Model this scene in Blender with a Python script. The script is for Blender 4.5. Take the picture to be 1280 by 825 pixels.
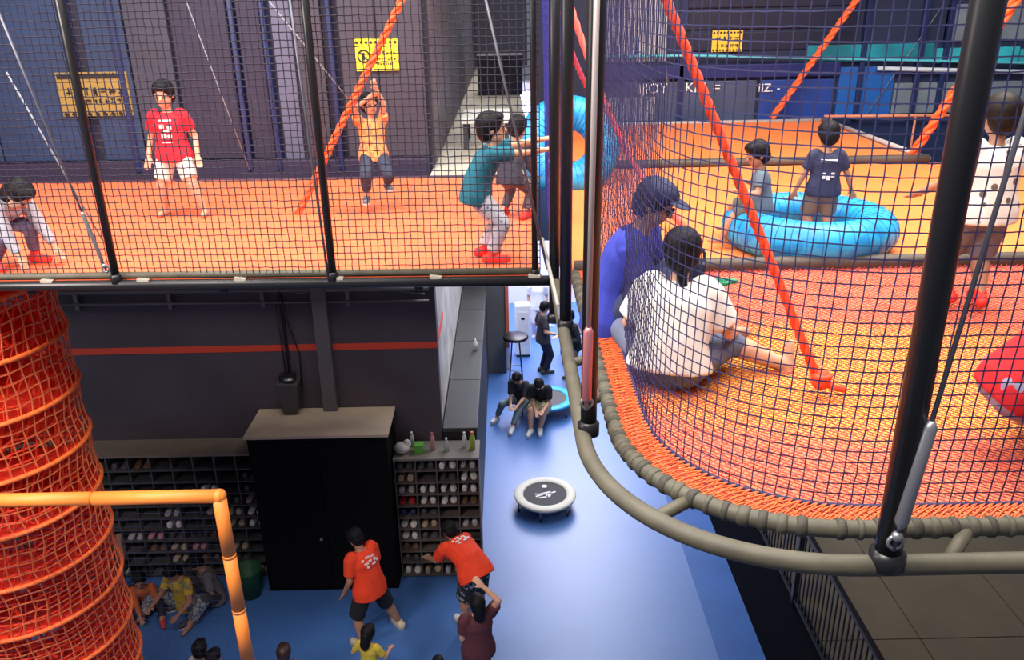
import bpy, bmesh, math, random
import numpy as np
from mathutils import Vector, Matrix, Quaternion
random.seed(7)
S = bpy.context.scene
for o in list(bpy.data.objects): bpy.data.objects.remove(o)
COL = S.collection
PI = math.pi
NZ = 5.95                      # height of the upper play level above the hall floor

# ------------------------------------------------------------------ camera
F = 1033.0
def _n(v): v = np.array(v, float); return v/np.linalg.norm(v)
_Z = -_n((50, -2587.5, -F)); _Y = np.array((-10, 412.5, -F), float); _Y = _n(_Y-_Y.dot(_Z)*_Z); _X = np.cross(_Y, _Z)
CM = np.array([_X, _Y, _Z]); CC = np.array([0, 0, 7.6])
def _ray(px, py): return CM@np.array([px-640, 412.5-py, -F])
def atz(px, py, z=NZ): r = _ray(px, py); return Vector(CC+r*(z-CC[2])/r[2])
def aty(px, py, y): r = _ray(px, py); return Vector(CC+r*(y-CC[1])/r[1])
cd = bpy.data.cameras.new('camera'); cam = bpy.data.objects.new('camera', cd); COL.objects.link(cam)
cd.sensor_width = 36; cd.lens = 36*F/1280; cd.clip_start = .05; cd.clip_end = 200
m = Matrix(CM.tolist()).to_4x4(); m.translation = Vector(CC); cam.matrix_world = m
S.camera = cam
# ------------------------------------------------------------------ world, light, exposure
w = bpy.data.worlds.new('hall'); S.world = w; w.use_nodes = True
bg = w.node_tree.nodes['Background']; bg.inputs[0].default_value = (.62, .68, .9, 1); bg.inputs[1].default_value = .225
S.view_settings.view_transform = 'Standard'; S.view_settings.look = 'None'; S.view_settings.gamma = 1
S.view_settings.use_curve_mapping = False; S.view_settings.exposure = 0.0
def area(loc, size, power, color=(1, .95, .88), rot=(0, 0, 0)):
    l = bpy.data.lights.new('hall_or_fill_light', 'AREA'); l.shape = 'RECTANGLE'; l.size, l.size_y = size; l.energy = power; l.color = color
    o = bpy.data.objects.new('hall_or_fill_light', l); COL.objects.link(o); o.location = loc; o.rotation_euler = rot
area((-2.4, 5.8, 11.0), (4, 2.0), 560)
area((3.2, 6.2, 11.0), (4, 3), 700, (1, .94, .84))
area((2.2, 2.2, 10.5), (2.5, 1.6), 200, (1, .92, .82))
area((-1.5, 1.2, 10.8), (3, 2), 560, (1, .95, .9))
area((1.4, 13.2, 5.6), (1.6, 6), 380, (.86, .9, 1))
area((1.5, 19.0, 5.5), (3.0, 4.5), 760, (.86, .84, 1))  # large lamp added for the whitish floor reflection and the bright far end
area((-5.2, 2.6, 8.2), (1.6, 1.2), 360, (1, .84, .78), (.9, 0, -.25))  # fill lamp added out of view to brighten the red climbing tower
area((-.2, 18, 9.5), (1, 6), 160, (1, .95, .85))

# ------------------------------------------------------------------ materials
MATS = {}
def mat(name, col, rough=.6, metal=0, var=0, scale=8, bump=0, spec=.5, emit=0, sheen=0, trans=0):
    if name in MATS: return MATS[name]
    M = bpy.data.materials.new(name); M.use_nodes = True; nt = M.node_tree; b = nt.nodes['Principled BSDF']
    b.inputs['Base Color'].default_value = (*col, 1); b.inputs['Roughness'].default_value = rough; b.inputs['Metallic'].default_value = metal
    b.inputs['Specular IOR Level'].default_value = spec
    if trans: b.inputs['Transmission Weight'].default_value = trans
    if emit: b.inputs['Emission Color'].default_value = (*col, 1); b.inputs['Emission Strength'].default_value = emit
    if var or bump:
        tc = nt.nodes.new('ShaderNodeTexCoord'); nz = nt.nodes.new('ShaderNodeTexNoise'); nz.inputs['Scale'].default_value = scale; nz.inputs['Detail'].default_value = 5
        nt.links.new(tc.outputs['Object'], nz.inputs['Vector'])
        if var:
            cr = nt.nodes.new('ShaderNodeValToRGB'); cr.color_ramp.elements[0].position = .3; cr.color_ramp.elements[1].position = .7
            cr.color_ramp.elements[0].color = (*[max(0, c*(1-var)) for c in col], 1); cr.color_ramp.elements[1].color = (*[min(1, c*(1+var)) for c in col], 1)
            nt.links.new(nz.outputs['Fac'], cr.inputs['Fac']); nt.links.new(cr.outputs['Color'], b.inputs['Base Color'])
        if bump:
            bp = nt.nodes.new('ShaderNodeBump'); bp.inputs['Strength'].default_value = bump; bp.inputs['Distance'].default_value = .01
            nt.links.new(nz.outputs['Fac'], bp.inputs['Height']); nt.links.new(bp.outputs['Normal'], b.inputs['Normal'])
    MATS[name] = M; return M
def mat_pat(name, kind, c1, c2, scale, c3=None, thr=.5, rough=.8):
    """procedural cloth patterns: checker (plaid), dots (voronoi), stripes (wave), patches (noise)"""
    if name in MATS: return MATS[name]
    M = bpy.data.materials.new(name); M.use_nodes = True; nt = M.node_tree; b = nt.nodes['Principled BSDF']; b.inputs['Roughness'].default_value = rough
    tc = nt.nodes.new('ShaderNodeTexCoord')
    if kind == 'checker':
        t = nt.nodes.new('ShaderNodeTexChecker'); t.inputs['Color1'].default_value = (*c1, 1); t.inputs['Color2'].default_value = (*c2, 1); t.inputs['Scale'].default_value = scale
        nt.links.new(tc.outputs['Object'], t.inputs['Vector']); nt.links.new(t.outputs['Color'], b.inputs['Base Color'])
    else:
        if kind == 'dots': t = nt.nodes.new('ShaderNodeTexVoronoi'); out = t.outputs['Distance']
        elif kind == 'stripes': t = nt.nodes.new('ShaderNodeTexWave'); t.bands_direction = 'Z'; out = t.outputs['Fac']
        elif kind == 'radial': t = nt.nodes.new('ShaderNodeTexWave'); t.bands_direction = 'X'; out = t.outputs['Fac']
        else: t = nt.nodes.new('ShaderNodeTexNoise'); t.inputs['Detail'].default_value = 3; out = t.outputs['Fac']
        t.inputs['Scale'].default_value = scale
        cr = nt.nodes.new('ShaderNodeValToRGB'); e = cr.color_ramp.elements
        e[0].position = max(0, thr-.04); e[1].position = min(1, thr+.04); e[0].color = (*c1, 1); e[1].color = (*c2, 1)
        if c3: k = cr.color_ramp.elements.new(min(1, thr+.2)); k.color = (*c3, 1)
        nt.links.new(tc.outputs['Object'], t.inputs['Vector']); nt.links.new(out, cr.inputs['Fac']); nt.links.new(cr.outputs['Color'], b.inputs['Base Color'])
    MATS[name] = M; return M
black = mat('black_paint', (.012, .012, .014), .38)
olive = mat('khaki_tube_cover', (.085, .076, .052), .6, var=.2, scale=9, bump=.3)
olive_d = mat('khaki_wrap_dark', (.05, .044, .032), .7, var=.2, scale=14, bump=.4)
steel = mat('grey_steel', (.3, .3, .33), .35, .7)
silver = mat('silver_rope', (.14, .14, .17), .4, .5)
net_l = mat('black_net_cord', (.018, .018, .04), .75)
net_r = mat('navy_net_cord', (.014, .012, .07), .7)
orange_cord = mat('orange_cord', (.95, .13, .03), .7, var=.25, scale=60)
red_cord = mat('red_cord', (.86, .045, .01), .7, var=.3, scale=40)
hoop_mat = mat('orange_red_hoop', (1, .16, .03), .6, var=.25, scale=30, bump=.4)
red_cloth = mat('red_cloth', (.9, .03, .008), .8, var=.25, scale=12, bump=.3)
blackwood = mat('black_laminate', (.004, .004, .0045), .7, spec=.12)
rackm = mat('charcoal_board', (.075, .075, .08), .6, var=.2, scale=6)
rackr = mat('brown_grey_board', (.12, .1, .09), .6, var=.2, scale=6)
tan = mat('tan_board', (.6, .49, .35), .6, var=.12, scale=3)
brown_top = mat('brown_board', (.19, .155, .12), .6, var=.15, scale=3)
yellow_sign = mat('yellow_sign', (.75, .55, .03), .5)
ink = mat('black_ink', (.01, .01, .012), .6)
white_ink = mat('white_ink', (.8, .8, .8), .6)
white_pl = mat('white_plastic', (.75, .75, .74), .4)
skin_m = mat('skin', (.62, .34, .22), .55, var=.08, scale=20)
skin_d = mat('skin_tan', (.42, .21, .13), .55, var=.08, scale=20)
hair_m = mat('black_hair', (.005, .0045, .006), .6, var=.5, scale=60, bump=.6, spec=.22)
lip_m = mat('lips', (.4, .1, .08), .5)
eye_m = mat('dark_eye', (.01, .01, .01), .2)

# ------------------------------------------------------------------ mesh builder
class MB:
    def __init__(s): s.v = []; s.f = []
    def add(s, vs, fs):
        o = len(s.v); s.v.extend([tuple(map(float, v)) for v in vs]); s.f.extend([tuple(i+o for i in f) for f in fs]); return s
    def box(s, c, d, R=None, taper=1):
        c = Vector(c); vs = []
        for z in (-1, 1):
            k = taper if z > 0 else 1
            for x, y in ((-1, -1), (1, -1), (1, 1), (-1, 1)):
                p = Vector((x*d[0]/2*k, y*d[1]/2*k, z*d[2]/2)); vs.append(c+(R@p if R else p))
        return s.add(vs, [(3, 2, 1, 0), (4, 5, 6, 7), (0, 1, 5, 4), (1, 2, 6, 5), (2, 3, 7, 6), (3, 0, 4, 7)])
    def box2(s, a, b):
        a = Vector(a); b = Vector(b); return s.box((a+b)/2, (abs(b.x-a.x), abs(b.y-a.y), abs(b.z-a.z)))
    def tube(s, pts, r, n=8, closed=False, caps=True):
        pts = [Vector(p) for p in pts]; N = len(pts); rs = r if isinstance(r, (list, tuple)) else [r]*N
        vs = []; ref = None
        for i, p in enumerate(pts):
            t = (pts[(i+1) % N]-pts[i-1]) if closed else (pts[min(i+1, N-1)]-pts[max(i-1, 0)])
            if t.length < 1e-9: t = Vector((0, 0, 1))
            t.normalize()
            if ref is None:
                ref = t.orthogonal().normalized()
            ref = (ref-t*ref.dot(t)); ref = ref.normalized() if ref.length > 1e-6 else t.orthogonal().normalized()
            b = t.cross(ref)
            for k in range(n):
                a = 2*PI*k/n; vs.append(p+(ref*math.cos(a)+b*math.sin(a))*rs[i])
        fs = []
        for i in range(N if closed else N-1):
            j = (i+1) % N
            for k in range(n): l = (k+1) % n; fs.append((i*n+k, i*n+l, j*n+l, j*n+k))
        if caps and not closed: fs.append(tuple(range(n-1, -1, -1))); fs.append(tuple((N-1)*n+k for k in range(n)))
        return s.add(vs, fs)
    def cone(s, a, b, r0, r1, n=12): return s.tube([a, b], [r0, r1], n)
    def ell(s, c, r, R=None, nu=14, nv=9):
        c = Vector(c); vs = []; fs = []
        for j in range(nv+1):
            t = PI*j/nv
            for i in range(nu):
                a = 2*PI*i/nu; p = Vector((r[0]*math.sin(t)*math.cos(a), r[1]*math.sin(t)*math.sin(a), r[2]*math.cos(t)))
                vs.append(c+(R@p if R else p))
        for j in range(nv):
            for i in range(nu): k = (i+1) % nu; fs.append((j*nu+i, (j+1)*nu+i, (j+1)*nu+k, j*nu+k))
        return s.add(vs, fs)
    def cap(s, a, b, r0, r1, n=12):
        s.cone(a, b, r0, r1, n); s.ell(a, (r0,)*3, None, n, 6); s.ell(b, (r1,)*3, None, n, 6); return s
    def lathe(s, prof, c=(0, 0, 0), n=24):
        c = Vector(c); vs = [c+Vector((r*math.cos(2*PI*k/n), r*math.sin(2*PI*k/n), z)) for r, z in prof for k in range(n)]
        fs = [(i*n+k, i*n+(k+1) % n, (i+1)*n+(k+1) % n, (i+1)*n+k) for i in range(len(prof)-1) for k in range(n)]
        return s.add(vs, fs)
    def torus(s, c, R, r, n=48, k=16, rot=None):
        c = Vector(c); vs = []; fs = []
        for i in range(n):
            a = 2*PI*i/n
            for j in range(k):
                b = 2*PI*j/k; p = Vector(((R+r*math.cos(b))*math.cos(a), (R+r*math.cos(b))*math.sin(a), r*math.sin(b))); vs.append(c+(rot@p if rot else p))
        for i in range(n):
            for j in range(k): fs.append((i*k+j, ((i+1) % n)*k+j, ((i+1) % n)*k+(j+1) % k, i*k+(j+1) % k))
        return s.add(vs, fs)
    def xform(s, M): s.v = [tuple(M@Vector(v)) for v in s.v]; return s
    def mesh(s, name, m):
        me = bpy.data.meshes.new(name); me.from_pydata(s.v, [], s.f); me.materials.append(m); me.update(); return me
    def build(s, name, m, parent=None, smooth=False, kind=None, bevel=0, remesh=0, label=None, smooth_it=4):
        me = s.mesh(name, m); o = bpy.data.objects.new(name, me); COL.objects.link(o)
        if parent: o.parent = parent
        if smooth:
            me.polygons.foreach_set('use_smooth', [True]*len(me.polygons))
        if remesh:
            bm = bmesh.new(); bm.from_mesh(me); bmesh.ops.recalc_face_normals(bm, faces=bm.faces); bm.to_mesh(me); bm.free()
            r = o.modifiers.new('remesh', 'REMESH'); r.mode = 'VOXEL'; r.voxel_size = remesh; r.use_smooth_shade = True
            q = o.modifiers.new('smooth', 'SMOOTH'); q.factor = .5; q.iterations = smooth_it
        if bevel:
            b = o.modifiers.new('bevel', 'BEVEL'); b.width = bevel; b.segments = 2; b.limit_method = 'ANGLE'
        if kind: o['kind'] = kind
        if label: o['label'] = label
        return o
def tag(o, label, cat, group=None, kind=None):
    o['label'] = label; o['category'] = cat
    if group: o['group'] = group
    if kind: o['kind'] = kind
    return o
def thing(name, label, cat, loc=(0, 0, 0), rz=0, group=None):
    o = bpy.data.objects.new(name, None); COL.objects.link(o); o.empty_display_size = .1
    o.location = loc; o.rotation_euler = (0, 0, rz); return tag(o, label, cat, group)
def struct(o): o['kind'] = 'structure'; return o
def box_obj(name, a, b, m, parent=None, bevel=0, **k): return MB().box2(a, b).build(name, m, parent, bevel=bevel, **k)
def grid_net(P, nu, nv, r, jit=0, seed=1, n=3, skip=None):
    """square net of cords over the surface P(i,j); returns an MB"""
    rng = random.Random(seed); g = [[Vector(P(i, j)) for j in range(nv+1)] for i in range(nu+1)]
    if jit:
        for i in range(1, nu):
            for j in range(1, nv): g[i][j] += Vector((rng.uniform(-jit, jit), rng.uniform(-jit, jit), rng.uniform(-jit, jit)))
    b = MB()
    for i in range(nu+1): b.tube(g[i], r, n, caps=False)
    for j in range(nv+1): b.tube([g[i][j] for i in range(nu+1)], r, n, caps=False)
    return b
def text_mesh(txt, size, M, name, m, parent, extrude=.002):
    c = bpy.data.curves.new('t', 'FONT'); c.body = txt; c.size = size; c.extrude = extrude; c.align_x = 'CENTER'; c.align_y = 'CENTER'
    o = bpy.data.objects.new('t', c); COL.objects.link(o); dg = bpy.context.evaluated_depsgraph_get(); dg.update()
    me = bpy.data.meshes.new_from_object(o.evaluated_get(dg)); bpy.data.objects.remove(o)
    me.transform(M); me.materials.clear(); me.materials.append(m)
    q = bpy.data.objects.new(name, me); COL.objects.link(q); q.parent = parent; return q
def look(a, b): return (Vector(b)-Vector(a)).normalized()

# ================================================================== STRUCTURE: lower hall
floor_m = mat('blue_vinyl_floor', (.055, .16, .44), .42, var=.05, scale=1.2, spec=1.0)
struct(box_obj('floor', (-9, 3, -.1), (2.49, 24, 0), floor_m))
kerb = struct(box_obj('trim_1', (2.49, 3, -.1), (3.06, 22, .012), mat('deep_blue_vinyl', (.035, .12, .38), .4, var=.1, scale=2)))
wallm = mat('aubergine_wall', (.085, .068, .085), .7, var=.18, scale=1.1)
wb = struct(MB().box2((-9, 10.16, 0), (-.98, 10.36, 5.7)).build('wall_back', wallm))
MB().box2((-9, 10.152, 3.31), (-.985, 10.162, 3.40)).build('red_stripe', mat('red_stripe_paint', (.8, .075, .03), .5), wb)
struct(box_obj('wall_passage_side', (-1.18, 10.36, 2.0), (-.99, 22, 5.75), mat('bare_concrete', (.42, .39, .37), .55, var=.35, scale=2.2, bump=.2)))
MB().box2((-.99, 10.4, 3.31), (-.98, 11.3, 3.40)).build('red_stripe', MATS['red_stripe_paint'], bpy.data.objects['wall_passage_side'])
struct(box_obj('wall_passage_end', (-1.0, 16.5, 0), (-.1, 16.7, 5.75), mat('mid_grey_wall', (.13, .125, .125), .6, var=.12, scale=1)))
struct(box_obj('trim_2', (-.1, 16.46, .62), (-.03, 16.72, 5.7), mat('coral_trim', (.75, .16, .08), .5)))
struct(box_obj('wall_far', (-.03, 21, 0), (3.2, 21.2, 5.75), mat('white_lilac_wall', (.72, .72, .85), .5)))
struct(box_obj('wall_far_side', (-.2, 16.7, 0), (-.03, 21, 5.75), MATS['white_lilac_wall']))
# low booth along the passage
bt = thing('low_booth', 'long low booth with dark grey flat roof beside the blue passage', 'booth', (-.75, 13.1, 0))
MB().box2((-.21, -2.93, 0), (.25, 3.35, 2.04)).build('body', mat('black_board', (.015, .015, .017), .6), bt)
for k in range(4):
    MB().box2((-.22, -2.95+k*1.58, 2.04), (.26, -2.95+k*1.58+1.57, 2.1)).build('roof_panel', mat('dark_grey_panel', (.04, .04, .038), .5, var=.15, scale=2), bt, bevel=.006)
q = MB().lathe([(0, 0), (.035, 0), (.035, .14), (.012, .18), (.012, .21), (0, .21)], (-.6, 12.9, 2.1), 12).build('spray_bottle', white_pl, None, True)
tag(q, 'small white bottle left on the dark booth roof', 'bottle')
MB().tube([(-.535+.015*math.sin(i*.5), 13+i*.22, 2.112) for i in range(14)], .011, 6).build('cable', white_pl, bt, True)
# raised platform on the right with black face, grey sheets
plat = struct(box_obj('wall_right_base', (3.06, 3.5, 0), (3.2, 16, 1.24), mat('black_base_wall', (.003, .0035, .007), .95, spec=.08)))
struct(box_obj('floor_raised', (3.2, 3.5, 1.0), (9, 12, 1.235), ink))
sheets = bpy.data.objects['floor_raised']
shm = mat('khaki_grey_sheet', (.2, .172, .105), .6, var=.1, scale=2)
for ix in range(4):
    for iy in range(3):
        x0 = 3.06+ix*1.2 if ix else 3.2; x1 = 3.06+(ix+1)*1.2; y0 = 2.06+iy*2.4+2.4; y0 = 4.46+(iy)*2.4
        MB().box2((x0+.008, y0+.008, 1.235), (x1-.008, y0+2.392, 1.26)).build('floor_sheet', shm, sheets)
fe = thing('guard_rail', 'black steel guard rail with vertical bars along the raised grey platform', 'railing', (3.12, 7.5, 1.24))
MB().box2((-.03, -4, 1.02), (.03, 4, 1.06)).build('top_rail', black, fe, bevel=.005)
MB().box2((-.02, -4, .06), (.02, 4, .1)).build('bottom_rail', black, fe)
for k in range(5): MB().box2((-.03, -4+k*1.97, 0), (.03, -3.94+k*1.97, 1.04)).build('post', black, fe)
bar = MB().box((0, 0, .56), (.016, .016, .94)).mesh('bar', black)
for k in range(80):
    o = bpy.data.objects.new('bar', bar); COL.objects.link(o); o.parent = fe; o.location = (0, -3.95+k*.1, 0)
# service runs on the back wall
pp = mat('grey_pipe', (.17, .15, .15), .4, .3)
p1 = thing('pipe_run', 'pair of grey horizontal pipes clipped high on the dark wall', 'pipe', (-3.4, 10.08, 4.1))
for i, (z, r, mm) in enumerate(((.08, .035, pp), (-.09, .018, pp))):
    MB().tube([(-3.2+i*.8, 0, z+.04), (0, 0, z+.02), (2.35, 0, z)], r, 8).build('pipe', mm, p1, True)
for x in (-2.2, -1.0, .2, 1.3): MB().box((x, .04, 0), (.05, .08, .28)).build('bracket', pp, p1)
MB().tube([(.4, 0, .2), (.7, -.03, .05), (1.1, 0, .16), (1.6, -.02, .12), (2.3, 0, .0)], .014, 6).build('cable', pp, p1, True)
q = box_obj('cable_trunking', (-2.56, 10.02, 2.46), (-2.37, 10.16, 4.45), mat('grey_trunking', (.13, .115, .125), .5), bevel=.01); tag(q, 'vertical grey cable trunking above the black cabinet', 'trunking')
sp = thing('loudspeaker', 'dark grey wedge wall speaker hanging above the black cabinet', 'speaker', (-2.98, 10.02, 2.5))
MB().add([(-.1, -.1, 0), (.1, -.1, 0), (.1, .12, 0), (-.1, .12, 0), (-.15, -.14, .44), (.15, -.14, .44), (.15, .12, .44), (-.15, .12, .44)],
         [(3, 2, 1, 0), (4, 5, 6, 7), (0, 1, 5, 4), (1, 2, 6, 5), (2, 3, 7, 6), (3, 0, 4, 7)]).build('housing', mat('speaker_grey', (.07, .065, .07), .5), sp, bevel=.012)
MB().box((0, -.02, .5), (.2, .12, .08)).build('bracket', black, sp); MB().ell((.03, -.09, .49), (.07, .04, .025)).build('strap', steel, sp, True)
MB().tube([(-.02, 0, .5), (-.03, .02, .9), (-.05, .04, 1.5)], .012, 6).build('cable', black, sp, True)
MB().tube([(.08, 0, .5), (.16, .05, .3), (.18, .05, .8), (.06, .05, 1.3), (.02, .04, 1.7)], .012, 6).build('cable', black, sp, True)
MB().box2((-.02, .1, 0), (.02, .14, 1.6)).build('mounting_rail', black, sp)

# black cabinet
cb = thing('tall_cabinet', 'tall black cabinet with tan board top between the shoe racks', 'cabinet', (-2.53, 9.76, 0))
MB().box2((-.9, -.36, 0), (.9, .35, 2.42)).build('body', blackwood, cb)
MB().box2((-.93, -.41, 2.42), (.93, .385, 2.46)).build('top_board', tan, cb, bevel=.004)
for s in (-1, 1):
    d = MB().box2((-.445, -.02, .04), (.445, 0, 2.34)).build('door', blackwood, cb, bevel=.004); d.location = (s*.449, -.36, 0)
    if s < 0:
        h = MB().ell((.36, -.03, .86), (.025, .02, .025)).build('knob', steel, d, True)
MB().box2((-.9, -.375, 2.35), (.9, -.36, 2.415)).build('fascia', blackwood, cb)
# shoe racks
def rack(name, label, x0, ncol, pitch, rows, ztop, yfront, depth, m, mtop, zbot=.0):
    t = thing(name, label, 'shoe rack', (x0+ncol*pitch/2, yfront+depth/2, 0)); W = ncol*pitch
    for i in range(ncol+1): MB().box2((-W/2+i*pitch-.008, -depth/2, .02), (-W/2+i*pitch+.008, depth/2, ztop-.02)).build('divider', m, t)
    for z in rows: MB().box2((-W/2, -depth/2-.006, z-.008), (W/2, depth/2, z+.008)).build('shelf', m, t)
    MB().box2((-W/2, depth/2, 0), (W/2, depth/2+.01, ztop-.02)).build('back_panel', blackwood, t)
    MB().box2((-W/2-.012, -depth/2-.01, ztop-.02), (W/2+.012, depth/2+.06, ztop+.012)).build('top_board', mtop, t, bevel=.004)
    return t
RR = [.03, .25]+[.25+.186*i for i in range(1, 9)]
rack('shoe_rack', 'open shoe rack with four columns of pigeonholes right of the black cabinet', -1.6, 4, .2825, RR, 1.92, 9.63, .42, rackr, mat('grey_tan_top', (.2, .18, .15), .6))
LR = [.06+.19*i for i in range(10)]
rack('shoe_rack', 'long dark shoe rack left of the black cabinet behind the netting', -3.46-12*.29, 12, .29, LR, 2.0, 9.72, .4, rackm, brown_top)
# shoes
def shoe_mesh(m, high=.088, L=.21, Wd=.096):
    b = MB(); sec = [(-.5, .6, .75), (-.42, .85, 1.0), (-.2, .85, .95), (.05, .9, .75), (.28, 1.0, .55), (.44, .8, .42), (.5, .4, .3)]
    n = 10; vs = []
    for t, wd, hh in sec:
        for k in range(n):
            a = 2*PI*k/n; x = math.cos(a)*wd*Wd/2; z = math.sin(a); z = (z*.5+.5)*hh*high if z > -.3 else 0
            vs.append((x, t*L, z))
    fs = [(i*n+k, i*n+(k+1) % n, (i+1)*n+(k+1) % n, (i+1)*n+k) for i in range(len(sec)-1) for k in range(n)]
    fs += [tuple(range(n)), tuple((len(sec)-1)*n+k for k in range(n-1, -1, -1))]
    b.add(vs, fs); return b.mesh('shoe', m)
SC = {'white': (.85, .84, .8), 'light grey': (.45, .45, .46), 'beige': (.5, .4, .28), 'dark grey': (.08, .08, .09), 'navy': (.02, .04, .13), 'red': (.5, .03, .04), 'brown': (.16, .09, .05), 'pink': (.6, .3, .33)}
SM = {k: shoe_mesh(mat('shoe_'+k.replace(' ', '_'), v, .55)) for k, v in SC.items()}
ORD = ['top', 'second', 'third', 'fourth', 'fifth', 'sixth', 'seventh', 'eighth', 'ninth', 'bottom']
CO = ['first', 'second', 'third', 'fourth', 'fifth', 'sixth', 'seventh', 'eighth', 'ninth', 'tenth', 'eleventh', 'twelfth']
def put_shoes(tab, x0, pitch, rows, y, side, fromright=False, grp='shoes in the rack', dy=0):
    for (r, c, colr) in tab:
        z = sorted(rows, reverse=True)[r]+.009; cx = x0+(c+.5)*pitch
        for s in (-1, 1):
            o = bpy.data.objects.new('shoe', SM[colr]); COL.objects.link(o)
            o.location = (cx+s*.062+random.uniform(-.006, .006), y+random.uniform(-.01, .02)+dy, z); o.rotation_euler = (0, 0, PI+random.uniform(-.08, .08)+s*.04 if random.random() < .6 else s*.05)
            cc = (CO[11-c]+' column from the right') if fromright else CO[c]+' column from the left'
            tag(o, f"{colr} shoe, {'left' if s < 0 else 'right'} of its pair, {ORD[r]} row, {cc}, {side} rack", 'shoe', grp)
tabR = [(0, 0, 'dark grey'), (0, 1, 'dark grey'), (0, 2, 'white'), (0, 3, 'light grey'), (1, 0, 'beige'), (1, 2, 'dark grey'), (1, 3, 'white'), (2, 0, 'light grey'), (2, 1, 'white'), (2, 2, 'white'), (2, 3, 'white'),
        (3, 0, 'red'), (3, 1, 'white'), (3, 2, 'white'), (3, 3, 'brown'), (4, 0, 'navy'), (4, 1, 'dark grey'), (5, 0, 'white'), (5, 1, 'beige'), (5, 3, 'light grey'), (6, 0, 'white'), (6, 1, 'dark grey'),
        (7, 0, 'brown'), (8, 0, 'dark grey'), (8, 1, 'light grey'), (8, 2, 'brown'), (9, 0, 'white'), (9, 1, 'beige'), (9, 2, 'light grey'), (9, 3, 'beige')]
put_shoes(tabR, -1.6, .2825, RR, 9.77, 'right', grp='shoes in the right rack')
tabL = [(0, 5, 'dark grey'), (0, 6, 'brown'), (2, 9, 'white'), (1, 11, 'dark grey'), (3, 11, 'light grey'), (2, 11, 'dark grey'), (4, 10, 'beige'), (4, 11, 'white'), (5, 10, 'beige'), (5, 11, 'white'), (3, 8, 'dark grey'), (4, 7, 'light grey'), (4, 9, 'light grey'),
        (5, 7, 'white'), (6, 5, 'light grey'), (6, 6, 'pink'), (6, 7, 'dark grey'), (7, 6, 'brown'), (7, 7, 'beige'), (7, 8, 'pink'), (6, 9, 'brown'), (7, 10, 'beige'), (8, 7, 'beige'), (8, 8, 'brown'), (8, 9, 'dark grey'), (9, 11, 'pink'), (9, 10, 'beige'), (9, 8, 'dark grey'), (9, 4, 'light grey'), (8, 10, 'dark grey'), (3, 10, 'dark grey')]
put_shoes(tabL, -3.46-12*.29, .29, LR, 9.86, 'left', True, 'shoes in the left rack')
# things on the right rack
def bottle(x, y, z, h, r, m, label, cap=None):
    t = thing('bottle', label, 'bottle', (x, y, z), group=None)
    MB().lathe([(0, 0), (r, 0), (r, h*.68), (r*.4, h*.84), (r*.4, h*.9), (0, h*.9)], (0, 0, 0), 14).build('body', m, t, True)
    MB().lathe([(0, h*.88), (r*.5, h*.88), (r*.5, h), (0, h)], (0, 0, 0), 12).build('cap', cap or white_pl, t)
T = 1.932
q = MB().ell((-1.5, 9.8, T+.07), (.11, .1, .08)).ell((-1.43, 9.82, T+.12), (.06, .05, .07)).build('cloth_bag', mat('off_white_cloth', (.6, .56, .52), .9), None, True, remesh=.012); tag(q, 'crumpled off-white cloth bag at the left end of the rack top', 'bag')
bottle(-1.38, 9.97, T, .22, .03, mat('clear_pet', (.5, .55, .56), .2, spec=.8), 'clear bottle behind the crumpled cloth bag')
q = box_obj('snack_box', (-1.33, 9.75, T), (-1.21, 9.87, T+.13), mat('green_pack', (.12, .42, .05), .5), bevel=.01); tag(q, 'bright green box standing on the rack top', 'box')
bottle(-1.09, 9.85, T, .27, .032, mat('pink_bottle', (.55, .3, .3), .35), 'tall pinkish bottle right of the green box', mat('pink_cap', (.6, .15, .15), .4))
bottle(-.9, 9.82, T, .2, .032, MATS['clear_pet'], 'short clear bottle in the middle of the rack top')
bottle(-.66, 9.9, T, .24, .03, white_pl, 'white bottle next to the yellow-green one')
bottle(-.55, 9.85, T, .27, .04, mat('lime_bottle', (.4, .5, .05), .35), 'yellow-green bottle with orange cap at the right end of rack top', mat('orange_cap', (.8, .2, .08), .4))
# green bin
gb = thing('waste_bin', 'dark green bin on the floor left of the black cabinet', 'bin', (-3.68, 9.35, 0))
MB().lathe([(0, 0), (.15, 0), (.19, .4), (.2, .42), (.18, .42), (.14, .03), (0, .03)], n=20).build('body', mat('dark_green_plastic', (.008, .08, .025), .5), gb, True)
MB().torus((0, 0, .42), .19, .012, 24, 6).build('rim', MATS['dark_green_plastic'], gb, True)

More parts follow.
